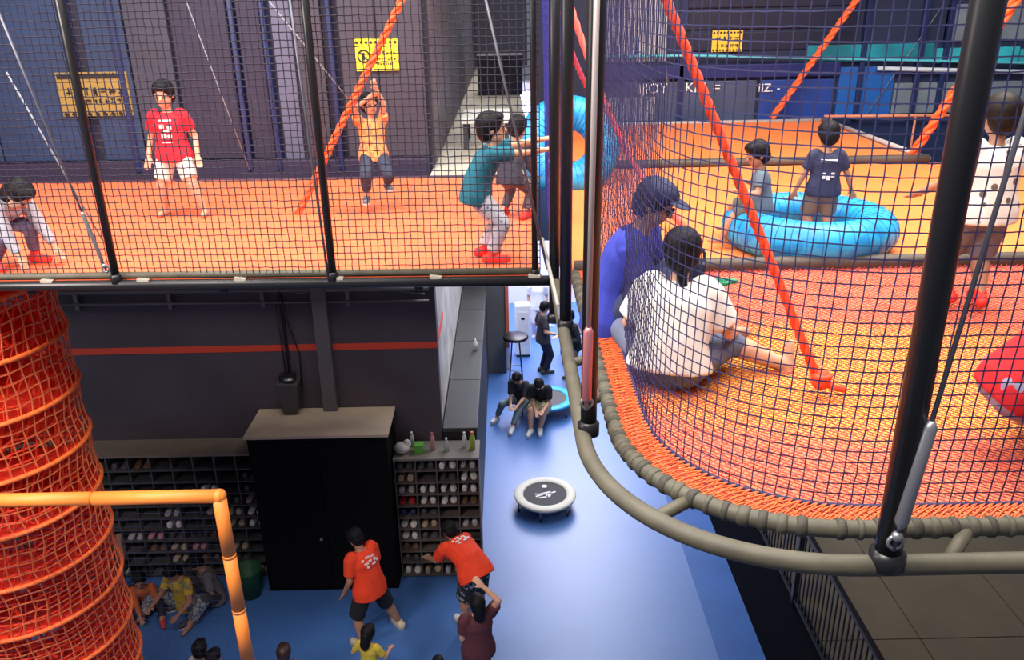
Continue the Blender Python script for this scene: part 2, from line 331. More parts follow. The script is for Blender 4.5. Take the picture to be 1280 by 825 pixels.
# ------------------------------------------------------------------ mini trampolines
def mini_tramp(label, x, y, R, z, rimm, matm, legs, logo=False, cols=None):
    t = thing('mini_trampoline', label, 'trampoline', (x, y, 0))
    MB().lathe([(R*.7, z+.005), (R*.72, z+.02), (R*.97, z+.02), (R, z), (R*.98, z-.03), (R*.7, z-.012), (R*.7, z+.005)], n=48).build('edge_pad', rimm, t, True)
    MB().lathe([(0, z-.006), (R*.7, z), (R*.7, z-.012), (0, z-.014)], n=48).build('jumping_mat', matm, t)
    MB().torus((0, 0, z-.025), R*.95, .014, 48, 8).build('frame', black, t, True)
    for k in range(legs):
        a = 2*PI*(k+.3)/legs; l = MB().cone((R*.9*math.cos(a), R*.9*math.sin(a), .03), (R*.9*math.cos(a), R*.9*math.sin(a), z-.03), .013, .013, 8).build('leg', steel, t, True)
        MB().cone((R*.9*math.cos(a), R*.9*math.sin(a), 0), (R*.9*math.cos(a), R*.9*math.sin(a), .05), .02, .016, 8).build('rubber_foot', black, l, True)
    if logo:
        b = MB()
        for (cx, cy, lx, ly, an) in ((-.08, -.03, .16, .035, .5), (.0, .03, .2, .04, .35), (.07, -.02, .05, .13, -.4), (.12, .04, .12, .03, .5), (-.03, -.09, .14, .03, .2), (-.12, .0, .08, .03, -.2), (.03, -.05, .03, .09, .2)):
            b.box((cx, cy, z-.001), (lx, ly, .006), Matrix.Rotation(an, 3, 'Z'))
        b.build('emblem', white_ink, t)
        MB().lathe([(0, z+.006), (.045, z+.006), (.045, z-.004)], (0, R*.45, 0), 16).build('badge', white_ink, t)
mini_tramp('mini trampoline with cream edge pad and black mat on the blue passage floor', .5, 11.35, .5, .22, mat('cream_pad', (.68, .66, .56), .6), mat('black_weave', (.035, .033, .033), .7), 6, True)
mini_tramp('mini trampoline with bright blue edge pad beside the seated pair', .68, 14.7, .56, .27, mat('cyan_pad', (.03, .42, .75), .5), mat('grey_weave', (.09, .085, .09), .7), 6)

# ------------------------------------------------------------------ far passage things
mc = thing('air_machine', 'tall white lit cabinet machine against the far grey wall edge', 'machine', (.28, 17.5, 0))
MB().box2((-.17, -.15, .05), (.17, .15, 1.25)).build('body', mat('glossy_white', (.85, .86, .84), .3), mc, bevel=.02)
MB().box2((-.12, -.158, .3), (.12, -.149, 1.1)).build('front_panel', white_pl, mc)
MB().box2((-.04, -.164, .92), (.04, -.155, .97)).build('display', eye_m, mc)
MB().box2((-.15, -.13, 0), (.15, .13, .05)).build('plinth', black, mc)
stl = thing('round_stool', 'round black topped bar stool in front of the white machine', 'stool', (.1, 16.1, 0))
MB().lathe([(0, .98), (.26, .98), (.27, 1.0), (.27, 1.03), (.25, 1.05), (0, 1.05)], n=28).build('seat', black, stl, True)
for k in range(4):
    a = PI/4+k*PI/2; MB().cone((.2*math.cos(a), .2*math.sin(a), 0), (.1*math.cos(a), .1*math.sin(a), .98), .014, .014, 8).build('leg', black, stl, True)
MB().torus((0, 0, .3), .165, .01, 28, 6).build('foot_ring', steel, stl, True)
tb = thing('side_table', 'small black side table behind the upright posts at the far end', 'table', (1.42, 17.2, 0))
MB().box2((-.3, -.3, .7), (.3, .3, .75)).build('table_top', black, tb, bevel=.01)
for sx in (-1, 1):
    for sy in (-1, 1): MB().box((sx*.27, sy*.27, .35), (.03, .03, .7)).build('leg', black, tb)

# ================================================================== UPPER LEVEL: left room
LY = lambda x: -.03*(x-.22)
orange_m = mat('orange_mat', (1.0, .165, .06), .65, var=.1, scale=3, bump=.1)
bl = MB(); x0, x1 = -5.9, .2
vs = []
for x in (x0, x1):
    for y in (5.12, 8.3): vs += [(x, y+LY(x), NZ-.03), (x, y+LY(x), NZ)]
bl.add(vs, [(0, 1, 3, 2), (4, 6, 7, 5), (0, 4, 5, 1), (2, 3, 7, 6), (1, 5, 7, 3), (0, 2, 6, 4)])
tp = thing('net_trampoline', 'long orange trampoline deck behind the left front net', 'trampoline', (-2.8, 6.8, NZ))
def child(mb, name, m, par, **k):
    mb.xform(Matrix.Translation(-Vector(par.location))); return mb.build(name, m, par, **k)
child(bl, 'mat', orange_m, tp)
child(MB().tube([(x, 5.10+LY(x), NZ-.045) for x in (-6, -3, .27)], .034, 12), 'front_tube', black, tp, smooth=True)
child(MB().tube([(x, 5.13+LY(x), NZ+.012) for x in (-6, -3, .2)], .024, 10), 'lashing_tube', olive, tp, smooth=True)
child(MB().tube([(x, 8.33+LY(x), NZ-.02) for x in (-6, -3, .2)], .035, 10), 'rear_tube', mat('plum_tube', (.06, .02, .04), .6), tp, smooth=True)
for k in range(10):
    x = -5.6+k*.64; MB()
    child(MB().box((x, 5.1+LY(x), NZ-.012), (.075, .045, .02), Matrix.Rotation(.12, 3, 'Y')), 'clip', mat('tan_clip', (.4, .36, .3), .5), tp)
for x in (-4.5, -3.2, -1.9, -.6): child(MB().tube([(x, 5.15+LY(x), NZ-.1), (x, 8.3+LY(x), NZ-.1)], .03, 8), 'cross_tube', black, tp, smooth=True)
# back wall of the left room, separate upholstered panels
wu = struct(MB().add([(x, y+LY(x), z) for x in (-8, -.8) for y in (8.86, 9.05) for z in (5.5, 10)], [(0, 1, 3, 2), (4, 6, 7, 5), (0, 4, 5, 1), (2, 3, 7, 6), (1, 5, 7, 3), (0, 2, 6, 4)]).build('wall_upper_back', mat('near_black_navy', (.012, .012, .03), .7)))
def wallp(x0, x1, m, z0=6.08, z1=9.8, th=.06, name='wall_panel', y=8.86):
    b = MB().add([(x, yy+LY(x), z) for x in (x0+.008, x1-.008) for yy in (y-th, y+.01) for z in (z0, z1)], [(0, 1, 3, 2), (4, 6, 7, 5), (0, 4, 5, 1), (2, 3, 7, 6), (1, 5, 7, 3), (0, 2, 6, 4)])
    return b.build(name, m, wu, bevel=.012)
tealw = mat('slate_blue_pad', (.014, .038, .105), .6, var=.15, scale=1.5); slate = mat('slate_pad', (.038, .042, .07), .6, var=.15, scale=1.5)
plum = mat('dark_plum_pad', (.02, .018, .045), .6, var=.12, scale=1.5); grey = mat('grey_plum_pad', (.045, .04, .06), .65, var=.12, scale=1.5)
for a, b_, mm in ((-8, -6.6, tealw), (-6.6, -5.4, tealw), (-5.4, -4.5, tealw), (-4.3, -3.85, tealw), (-3.85, -3.4, slate), (-3.38, -2.78, plum), (-2.7, -2.45, plum), (-2.12, -1.84, grey), (-1.68, -1.3, grey), (-1.3, -.82, grey)): wallp(a, b_, mm)
postb = mat('navy_post', (.01, .02, .09), .4)
for x in (-4.42, -3.95, -2.74, -2.42, -1.76): wallp(x-.035, x+.035, postb, 5.95, 9.9, .1, 'upright')
wallp(-2.37, -2.15, mat('pale_slot', (.09, .1, .17), .5), 6.0, 9.8, .03, 'light_strip')
wallp(-8, -.82, mat('mauve_skirt', (.03, .018, .05), .6), 5.85, 6.06, .08, 'skirting')
# upper passage behind
struct(box_obj('floor_upper', (-.8, 8.5, 5.6), (.28, 26, 5.93), mat('cream_floor', (.55, .5, .42), .4, var=.15, scale=2)))
wp = struct(box_obj('wall_upper_passage', (-.95, 9.1, 5.7), (-.8, 26, 10), grey))
for k in range(16): MB().box2((-.81, 9.2+k*.9, 5.95), (-.775, 9.2+k*.9+.84, 9.8)).build('wall_panel', mat('lilac_grey_pleat', (.1, .09, .11), .6, var=.1, scale=2), wp, bevel=.01)
struct(box_obj('wall_upper_far', (-.8, 23.5, 5.95), (.6, 23.7, 10), mat('dim_grey', (.08, .08, .12), .6)))
cab2 = thing('storage_chest', 'dark plum chest at the far end of the cream upper passage', 'chest', (-.1, 16.5, 5.93))
MB().box2((-.42, -.3, 0), (.42, .3, .66)).build('body', plum, cab2, bevel=.01); MB().box2((-.44, -.32, .66), (.44, .32, .72)).build('lid', slate, cab2, bevel=.01)
bn = thing('low_bench', 'white topped low bench behind the boy in teal', 'bench', (-.25, 10.6, 5.93))
MB().box2((-.3, -.5, .3), (.3, .5, .36)).build('bench_top', white_pl, bn, bevel=.01)
for sx in (-1, 1):
    for sy in (-1, 1): MB().box((sx*.25, sy*.42, .15), (.05, .05, .3)).build('leg', mat('dark_steel', (.05, .05, .06), .4), bn)
# warning signs
def glyphs(b, x0, x1, z, h, n, rng, th=.004):
    wdt = (x1-x0)/n
    for i in range(n):
        cx = x0+(i+.5)*wdt
        for k in range(4):
            if rng.random() < .5: b.box((cx+rng.uniform(-.1, .1)*wdt, 0, z+rng.uniform(-.4, .4)*h), (wdt*.7, th, h*.13))
            else: b.box((cx+rng.uniform(-.3, .3)*wdt, 0, z+rng.uniform(-.1, .1)*h), (wdt*.14, th, h*.85))
def sign(label, x, y, z, W, H, rz, style, base=yellow_sign):
    t = thing('warning_sign', label, 'sign', (x, y, z-H/2), rz); rng = random.Random(int(abs(x)*100))
    MB().box2((-W/2, -.012, 0), (W/2, .012, H)).build('board', base, t)
    b = MB(); g = MB()
    n = 9
    for zz in ((H-.035,) if style == 2 else (H-.03, .02)):
        for k in range(n): b.box((-W/2+(k+.5)*W/n, -.015, zz), (W/n*.55, .005, .035 if style == 1 else .025), Matrix.Rotation(.5, 3, 'Y'))
    if style == 1:
        b.box((0, -.015, H-.04), (W*.96, .003, .05))
        glyphs(g, -W*.42, W*.46, H*.56, H*.2, 7, rng); glyphs(g, -W*.3, W*.46, H*.34, H*.12, 9, rng)
        g.xform(Matrix.Translation((0, -.015, 0)))
    elif style == 2:
        rot = Matrix.Rotation(PI/2, 3, 'X'); b.torus((-W*.3, -.015, H*.46), H*.19, H*.025, 24, 6, rot); b.box((-W*.3, -.015, H*.46), (H*.38, .005, H*.04), Matrix.Rotation(.78, 3, 'Y'))
        b.ell((-W*.3, -.015, H*.53), (H*.045, .004, H*.045)); b.box((-W*.3, -.015, H*.42), (H*.06, .005, H*.16))
        glyphs(g, -W*.05, W*.45, H*.56, H*.14, 6, rng); glyphs(g, -W*.05, W*.45, H*.38, H*.1, 7, rng); glyphs(g, -W*.05, W*.4, H*.22, H*.08, 8, rng); g.xform(Matrix.Translation((0, -.015, 0)))
    else:
        glyphs(g, -W*.4, W*.4, H*.62, H*.2, 4, rng); glyphs(g, -W*.4, W*.4, H*.28, H*.16, 5, rng); g.xform(Matrix.Translation((0, -.015, 0)))
    b.build('border_marks', ink, t); g.build('lettering', ink, t)
sign('dull yellow warning sign with black band on the far left padded wall', -4.27, 8.92, 6.77, .74, .44, -.03, 1, mat('ochre_sign', (.3, .21, .05), .5))
sign('bright yellow warning sign with round prohibition symbol behind the child on the rope', -1.3, 8.83, 7.11, .44, .31, -.03, 2, mat('lemon_sign', (.85, .72, .03), .5))
sign('small golden yellow notice on the dark wall of the right room', 3.08, 12.1, 7.02, .42, .28, 0, 3, mat('gold_sign', (.85, .55, .05), .5))

# ================================================================== UPPER LEVEL: right room
def rr_path(x0, yf, r, yb, x1, na=22, ns=14, nf=40):
    """from the back along X=x0, round the front corner, along Y=yf"""
    P = [Vector((x0, yb+(yf+r-yb)*i/ns, 0)) for i in range(ns)]
    for i in range(na+1):
        a = PI+PI/2*i/na; c = math.cos(a); s = math.sin(a); p = .92
        P.append(Vector((x0+r*1.0+r*math.copysign(abs(c)**p, c), yf+r+r*math.copysign(abs(s)**p, s), 0)))
    P += [Vector((x0+r+(x1-x0-r)*i/nf, yf, 0)) for i in range(1, nf+1)]
    return P
def resample(P, step):
    out = [P[0]]; acc = 0
    for a, b_ in zip(P[:-1], P[1:]):
        L = (b_-a).length; d = step-acc
        while d <= L: out.append(a.lerp(b_, d/L)); d += step
        acc = (acc+L) % step
    return out
XR = 5.6
outer = rr_path(.29, 2.14, .85, 5.1, XR); inner = rr_path(.425, 2.29, .75, 5.1, XR); netp = rr_path(.55, 2.375, .70, 5.08, XR)
ft = thing('net_floor', 'crocheted orange and yellow net floor inside the rounded khaki tube frame', 'trampoline', (2.4, 3.7, NZ))
child(MB().tube([p+Vector((0, 0, NZ-.03)) for p in outer], .034, 14), 'outer_tube', olive, ft, smooth=True)
child(MB().tube([p+Vector((0, 0, NZ)) for p in inner], .031, 14), 'inner_tube', olive, ft, smooth=True)
ip = resample(inner, .062); rng = random.Random(3)
for i in range(1, len(ip)-1):
    p = ip[i]; t = (ip[i+1]-ip[i-1]).normalized()
    if p.x > 2.3: break
    dens = 1 if p.y > 2.45 else (.75 if rng.random() < .75 else 0)
    if not dens: continue
    wv = .018 if p.y > 2.45 else rng.uniform(.01, .022); t2 = (t+Vector((rng.uniform(-.15, .15), rng.uniform(-.15, .15), 0))).normalized()
    q0 = p+Vector((0, 0, NZ)); child(MB().tube([q0-t2*wv, q0-t2*wv*.5, q0+t2*wv*.5, q0+t2*wv], [.031, .037, .037, .031], 12), 'lashing_band', olive_d if i % 2 else olive, ft, smooth=True)
def near(P, t): return min(P, key=lambda p: (p-t).length)
for px, py in ((745, 495), (712, 440), (872, 625), (1205, 672), (1420, 672)):
    a = atz(px, py); a.z = 0; i_ = near(inner, a); o_ = near(outer, i_+(Vector((-.1, -.06, 0))))
    child(MB().tube([i_+Vector((0, 0, NZ-.005)), o_+Vector((0, 0, NZ-.03))], .024, 10), 'spacer_tube', olive, ft, smooth=True)
# base cloth and crochet mesh
def inside_x(y):  # left limit of the net floor at depth y
    r = .75; cy = 2.29+r
    if y >= cy: return .425
    d = (cy-y)/r; return .425+r-r*math.sqrt(max(0, 1-d*d))
def floor_z(x, y):
    sag = .05*math.sin(PI*min(1, max(0, (y-2.29)/2.8)))*min(1, max(0, (x-inside_x(y))/.6))
    return NZ+.01-sag-.05*math.exp(-((x-.85)**2+(y-3.55)**2)/.12)
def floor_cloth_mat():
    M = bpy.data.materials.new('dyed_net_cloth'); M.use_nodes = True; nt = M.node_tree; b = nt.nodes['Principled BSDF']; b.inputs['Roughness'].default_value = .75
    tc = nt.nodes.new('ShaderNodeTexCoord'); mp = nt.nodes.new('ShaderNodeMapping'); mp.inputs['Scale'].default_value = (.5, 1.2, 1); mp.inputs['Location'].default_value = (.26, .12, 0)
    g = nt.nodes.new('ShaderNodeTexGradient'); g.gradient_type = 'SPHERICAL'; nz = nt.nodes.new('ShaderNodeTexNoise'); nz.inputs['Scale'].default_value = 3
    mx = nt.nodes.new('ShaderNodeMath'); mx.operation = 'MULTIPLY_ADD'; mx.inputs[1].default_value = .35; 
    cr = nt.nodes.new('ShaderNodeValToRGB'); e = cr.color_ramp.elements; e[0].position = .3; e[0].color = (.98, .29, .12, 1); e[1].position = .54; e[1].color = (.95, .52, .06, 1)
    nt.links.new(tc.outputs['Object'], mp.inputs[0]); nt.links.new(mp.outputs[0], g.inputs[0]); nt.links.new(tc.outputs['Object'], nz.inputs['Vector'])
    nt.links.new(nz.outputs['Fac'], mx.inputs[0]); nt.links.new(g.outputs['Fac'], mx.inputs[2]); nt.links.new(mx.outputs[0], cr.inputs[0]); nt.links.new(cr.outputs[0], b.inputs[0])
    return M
b = MB(); NY, NXc = 40, 90; g = []
for j in range(NY+1):
    y = 2.30+(5.1-2.30)*j/NY; xl = inside_x(y)+.012
    for i in range(NXc+1):
        x = xl+(XR-xl)*i/NXc; g.append((x, y, floor_z(x, y)-.014))
b.add(g, [(j*(NXc+1)+i, j*(NXc+1)+i+1, (j+1)*(NXc+1)+i+1, (j+1)*(NXc+1)+i) for j in range(NY) for i in range(NXc)])
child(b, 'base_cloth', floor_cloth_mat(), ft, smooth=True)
def crochet(step, r, x_lo, x_hi, ang=1):
    b = MB()
    n = int((x_hi-x_lo+3)/step)
    for s in (-1, 1):
        for k in range(n):
            xa = x_lo-3+k*step if s > 0 else x_lo+k*step
            seg = []
            y = 2.31
            while y < 5.08:
                x = xa+(y-2.31)*1.0 if s > 0 else xa-(y-2.31)*1.0
                x += .006*math.sin(y*90+k)
                if inside_x(y)+.02 < x < x_hi: seg.append((x, y, floor_z(x, y)+.004*s))
                elif len(seg) > 1: b.tube(seg, r, 3, caps=False); seg = []
                else: seg = []
                y += .03
            if len(seg) > 1: b.tube(seg, r, 3, caps=False)
    return b
child(crochet(.034, .0026, .42, 5.2), 'crochet_mesh', mat('plum_crochet_cord', (.42, .06, .07), .8, var=.4, scale=30), ft, kind='stuff')
child(MB().tube([p+Vector((0, 0, NZ+.03)) for p in netp], .009, 8), 'hem_cord', net_r, ft, smooth=True)
# lacing strip between the frame and the net hem
b = MB(); ia = resample(inner, .028); na_ = resample(netp, .028)
for i in range(len(ia)-1):
    if ia[i].x > 4: break
    t = i/len(ia); j = min(len(na_)-1, int(t*len(na_)))
    b.tube([ia[i]+Vector((0, 0, NZ+.02)), na_[j]+Vector((0, 0, NZ+.035))], .0034, 4); b.tube([ia[i]+Vector((0, 0, NZ+.02)), na_[min(len(na_)-1, j+2)]+Vector((0, 0, NZ+.035))], .0034, 4)
child(b, 'lacing', orange_cord, ft, kind='stuff')
# rear trampoline decks of the right room
def deck(label, xa, xb, ya, yb, m, z=NZ):
    t = thing('trampoline_deck', label, 'trampoline', ((xa+xb)/2, (ya+yb)/2, z-.04))
    MB().box2((xa-t.location.x, ya-t.location.y, 0), (xb-t.location.x, yb-t.location.y, .04)).build('mat', m, t, bevel=.006); return t
om2 = mat('amber_orange_mat', (1.0, .22, .05), .65, var=.08, scale=2.5, bump=.1)
d1 = deck('middle orange trampoline deck carrying the blue ring cushion', .42, 6.6, 5.16, 8.6, om2)
d2 = deck('rearmost orange trampoline deck beyond the far dark padded beam', .42, 4.4, 8.7, 11.8, om2)
child(MB().tube([(4.43, 8.7, NZ+.02), (4.43, 11.8, NZ+.02)], .03, 8), 'side_tube', mat('pale_tube', (.45, .4, .4), .5), d2, smooth=True)
child(MB().tube([(.42, 11.8, NZ+.01), (4.43, 11.8, NZ+.01)], .025, 8), 'rear_tube', MATS['pale_tube'], d2, smooth=True)
bmt = mat('brown_beam_pad', (.07, .05, .04), .6, var=.2, scale=6)
for y, xa, xb, lb in ((8.65, .42, 4.4, 'dark padded beam between the middle and rearmost orange decks'), (5.12, .42, 6.5, 'dark padded beam between net floor and middle orange deck')):
    q = MB().tube([(xa+(xb-xa)*i/12, y+.004*math.sin(i*2), NZ+.03) for i in range(13)], .05, 12).build('padded_beam', bmt, None, True); tag(q, lb, 'beam')
# back wall of the right room
wr = struct(box_obj('wall_upper_right', (.35, 12.15, 4.2), (9.5, 12.35, 10), mat('ink_navy', (.01, .02, .06), .6)))
def rp(x0, x1, z0, z1, m, th=.05, name='wall_panel'): return MB().box2((x0+.01, 12.15-th, z0+.01), (x1-.01, 12.16, z1-.01)).build(name, m, wr, bevel=.01)
bluep = mat('royal_navy_pad', (.012, .045, .26), .5, var=.15, scale=2); lg = mat('light_grey_slat', (.42, .44, .48), .5); teal = mat('teal_tarp', (.01, .22, .3), .5, var=.3, scale=3); cyanp = mat('cyan_pipe', (.1, .5, .62), .4)
gt = mat('grey_teal_panel', (.16, .2, .24), .5, var=.15, scale=3); greyb = mat('blue_grey_panel', (.05, .07, .13), .5, var=.2, scale=3)
rp(1.15, 4.7, 6.52, 6.72, mat('midnight_band', (.006, .015, .12), .5), .1, 'ledge')
for x in (1.4, 2.5, 3.6): rp(x, x+1.06, 5.9, 6.5, bluep if x > 3 else greyb)
for k in range(14): rp(1.25+k*.072, 1.25+k*.072+.07, 6.76, 9.6, lg, .06, 'slat')
for k in range(8): rp(1.45+k*.085, 1.45+k*.085+.083, 5.95, 6.3, mat('mid_grey_slat', (.25, .27, .32), .5), .07, 'slat')
for k in range(10): rp(2.5, 4.9, 6.88+k*.28, 6.88+k*.28+.26, mat('navy_slat', (.006, .01, .035), .5), .03, 'slat')
rp(4.7, 5.5, 5.95, 6.65, mat('bright_blue_pad', (.01, .1, .4), .5)); rp(5.5, 7.4, 5.98, 6.42, gt); rp(7.4, 9.3, 5.98, 6.5, greyb)
rp(4.2, 6.0, 6.7, 6.95, teal); rp(6.0, 7.2, 6.66, 6.88, mat('aqua_tarp', (.03, .42, .5), .5, var=.2, scale=3)); rp(7.2, 9, 6.62, 6.85, MATS['aqua_tarp'])
for k in range(5): rp(6.1+k*.65, 6.7+k*.65, 6.95, 7.45, gt)
rp(4.6, 9.3, 4.4, 5.9, mat('deep_navy_pad', (.01, .022, .075), .5), .05)
MB().tube([(1.2, 12.04, 6.85), (2.6, 12.04, 6.84), (4.6, 12.04, 6.76), (7.2, 12.04, 6.66), (9.3, 12.04, 6.6)], .018, 8).build('pipe', cyanp, wr, True)
MB().tube([(5.2, 12.04, 6.62), (7.2, 12.04, 6.54), (9.3, 12.04, 6.5)], .03, 8).build('pipe', mat('pale_pipe', (.5, .55, .62), .4), wr, True)
for x in (2.42, 4.95, 5.75, 6.1): rp(x, x+.09, 5.9, 9.8, postb, .1, 'upright')
MR = Matrix.Rotation(PI/2, 4, 'X')
text_mesh('IIJIOY', .19, Matrix.Translation((2.05, 12.07, 6.40)) @ MR, 'lettering', white_ink, wr, .004)
text_mesh('KIT  =', .19, Matrix.Translation((2.78, 12.07, 6.40)) @ MR, 'lettering', white_ink, wr, .004)
text_mesh('IIZ. -', .16, Matrix.Translation((3.72, 12.07, 6.38)) @ MR, 'lettering', white_ink, wr, .004)
orl = thing('hand_rail', 'thin orange hand rail behind the right corner of the rearmost deck', 'railing', (5.5, 11.95, 5.2))
MB().tube([(-1.0, 0, .79), (1.9, 0, .76)], .022, 8).build('top_rail', mat('salmon_tube', (.75, .25, .14), .5), orl, True)
for x in (-.9, .3, 1.2): MB().tube([(x, 0, 0), (x, 0, .78)], .016, 8).build('post', MATS['salmon_tube'], orl, True)

# ------------------------------------------------------------------ uprights
def upright(label, x, y, r, z0, z1, m=black):
    t = thing('upright_post', label, 'post', (x, y, z0))
    MB().tube([(0, 0, 0), (0, 0, z1-z0)], r, 16).build('pole', m, t, True)
    MB().lathe([(0, 0), (r*1.35, 0), (r*1.35, .05), (r, .06)], n=16).build('base_collar', m, t, True)
ZT = 8.9
for x, lb in ((-2.58, 'left black post of the left front net, beside the dull yellow sign'), (-1.15, 'second black post of the left front net, left of the child on the rope')): upright(lb, x, 5.1+LY(x), .026, NZ-.03, ZT)
upright('slim black corner post at the right end of the left deck', .165, 5.12, .02, NZ-.03, ZT)
upright('black corner post where the left deck meets the rounded frame', .285, 5.02, .033, NZ-.3, ZT)
upright('black post standing on the straight side of the khaki frame', .30, 4.2, .032, NZ-.03, ZT)
upright('black post with pink turnbuckle beside it, nearest the passage trampoline', .315, 3.03, .033, NZ-.03, ZT)
upright('thick black post at the front of the khaki frame on the right', 1.17, 2.14, .041, NZ-.03, ZT)
# ------------------------------------------------------------------ cables with turnbuckles
def cable(label, a, b, r, buckle=None, m=silver, bm_=None, name='tension_cable'):
    a = Vector(a); b = Vector(b); a = b+(a-b)*1.35; t = thing(name, label, 'cable', b)
    MB().tube([a-b, (0, 0, 0)], r, 8).build('wire', m, t, True)
    d = (a-b)
    if buckle:
        s0, s1, rr = buckle; k = d.normalized(); p0 = k*s0; p1 = k*s1
        MB().tube([p0, p0.lerp(p1, .06), p0.lerp(p1, .94), p1], [rr*.5, rr, rr, rr*.5], 10).build('turnbuckle', bm_ or steel, t, True)
        side = k.orthogonal().normalized()
        sh = MB(); sh.torus(k*.03, .022, .007, 16, 6, Matrix.Rotation(PI/2, 3, 'X')); sh.build('shackle', steel, t, True)
        MB().ell(k*.05, (.018, .018, .018)).build('eye_bolt', steel, t, True)
cable('silver cable running down to the foot of the left black post', aty(-8, 0, 5.0), aty(134, 341, 5.04+LY(-2.6)), .007, (.08, .42, .013), silver)
cable('silver cable hanging just left of the second black post', aty(362, 0, 5.0), aty(411, 352, 5.0+LY(-1.1)), .008)
cable('long silver cable slanting behind the boy in teal to the corner', aty(607, 0, 4.98), aty(684, 336, 4.98), .008)
cable('grey strap with buckle slung from the corner down to the khaki frame', aty(684, 325, 4.98), aty(706, 418, 4.15), .012, (.02, .3, .02), mat('grey_strap', (.3, .29, .27), .6))
cable('silver cable with long turnbuckle beside the thick right post', aty(1330, -20, 2.16), aty(1116, 688, 2.09), .0075, (.08, .44, .021), silver)
pinkm = mat('copper_pink', (.55, .2, .22), .35, .5)
cable('grey rod with copper turnbuckle beside the post nearest the trampoline', aty(747, -40, 2.98), aty(733, 512, 2.98), .011, (.03, .36, .02), mat('warm_grey_rod', (.42, .36, .35), .4, .3), pinkm)
for i, (a, b_, yy, lb) in enumerate((((232, 0), (312, 212), 8.3, 'thin pale wire on the dark panel right of the boy in red'), ((335, 0), (442, 132), 7.6, 'thin pale wire running to the child on the rope'), ((8, 90), (128, 300), 5.6, 'faint pale wire behind the child at the left edge'),
                                      ((1180, 5), (1075, 155), 12.06, 'pale wire crossing the teal tarpaulin in the right room'), ((826, 0), (836, 125), 11.0, 'short white wire in front of the light grey slats'))):
    q = MB().tube([aty(*a, yy), aty(*b_, yy)], .006, 5).build('guy_wire', mat('pale_wire', (.2, .2, .23), .5), None, True); tag(q, lb, 'wire')
# ------------------------------------------------------------------ climbing ropes (three twisted strands)
def rope(label, a, b, r, tail=0, col=orange_cord, sag=.0):
    sag *= 1.4
    a = Vector(a); b = Vector(b); a = b+(a-b)*1.45; L = (a-b).length; t = thing('climbing_rope', label, 'rope', b); d = (a-b).normalized(); u = d.orthogonal().normalized(); v = d.cross(u); n = int(L/.022)
    for s in range(3):
        pts = []
        for i in range(n+1):
            l = L*i/n; ph = l/(r*9)*2*PI+s*2*PI/3; pts.append(d*l+u*(math.cos(ph)*r*.5)+v*(math.sin(ph)*r*.5)-Vector((0, 0, sag*math.sin(PI*i/n))))
        MB().tube(pts, r*.58, 6).build('strand', col, t, True)
    if tail:
        k = MB(); k.ell((0, 0, .03), (r*2.1, r*2.1, r*2.4)); k.torus((0, 0, .05), r*1.7, r*.7, 16, 8); k.tube([(0, 0, .02), (tail*.5, -.02, .0), (tail, -.04, -.005)], r*.8, 8); k.build('knot', col, t, True)
rope('orange rope the child in plaid is hanging from', aty(512, -20, 6.9), atz(372, 268, NZ), .03)
rope('thick orange rope in front of the blue ring cushion, knotted at its foot', aty(825, -20, 3.55), (1.40, 3.38, NZ), .021, .1, mat('vermilion_cord', (.9, .07, .02), .7, var=.25, scale=60))
rope('orange rope rising from the far back edge of the rearmost deck', aty(1085, -20, 11.6), (3.74, 11.9, NZ+.03), .045)
rope('orange rope on the right behind the thick black post', aty(1290, -30, 8.3), (4.32, 8.85, NZ+.03), .05)
rope('rosy orange rope left of the knotted one, ending near the middle deck front', aty(742, 40, 6.7), atz(862, 290, NZ), .026, 0, mat('rosy_cord', (.9, .12, .09), .7, var=.2, scale=60), .25)
rope('faint pink rope seen through the posts and dense net', aty(716, 40, 9.5), (1.5, 11.2, NZ+.03), .03, 0, mat('mauve_cord', (.55, .1, .22), .7), .2)

# ------------------------------------------------------------------ nets
CELL = .0435
W = 6.1; nu = int(W/CELL); nvv = int((8.6-NZ)/CELL)
bn_ = grid_net(lambda i, j: (-5.9+W*i/nu, 5.12+LY(-5.9+W*i/nu)+.012*math.sin(i*.11+j*.05), NZ+.02+j*CELL), nu, nvv, .0036, .0028, 2)
tag(bn_.build('safety_net', net_l), 'black square mesh net across the front of the left deck', 'net', kind='stuff')
npth = resample(netp, .0415); nvr = int((8.6-NZ)/.0415)
def netr(i, j):
    p = npth[i]; z = NZ+.03+j*.0415; k = .02*math.sin(j*.06)
    return (p.x+.012*math.sin(i*.07+j*.05)+k, p.y+.010*math.cos(i*.08+j*.04)-k*.4, z)
ncut = next(i for i, p in enumerate(npth) if p.x > 4.6) if any(p.x > 4.6 for p in npth) else len(npth)-1
tag(grid_net(netr, ncut, nvr, .0026, .0016, 3).build('safety_net', net_r), 'navy square mesh net round the rounded right enclosure', 'net', kind='stuff')
tag(grid_net(lambda i, j: (.33+.01*math.sin(i*.2+j*.1), 5.15+i*.06, NZ+.03+j*.06), 38, 44, .003, .003, 4).build('safety_net', mat('blue_net_cord', (.015, .02, .2), .7)), 'blue mesh net dividing the left room from the right room', 'net', kind='stuff')
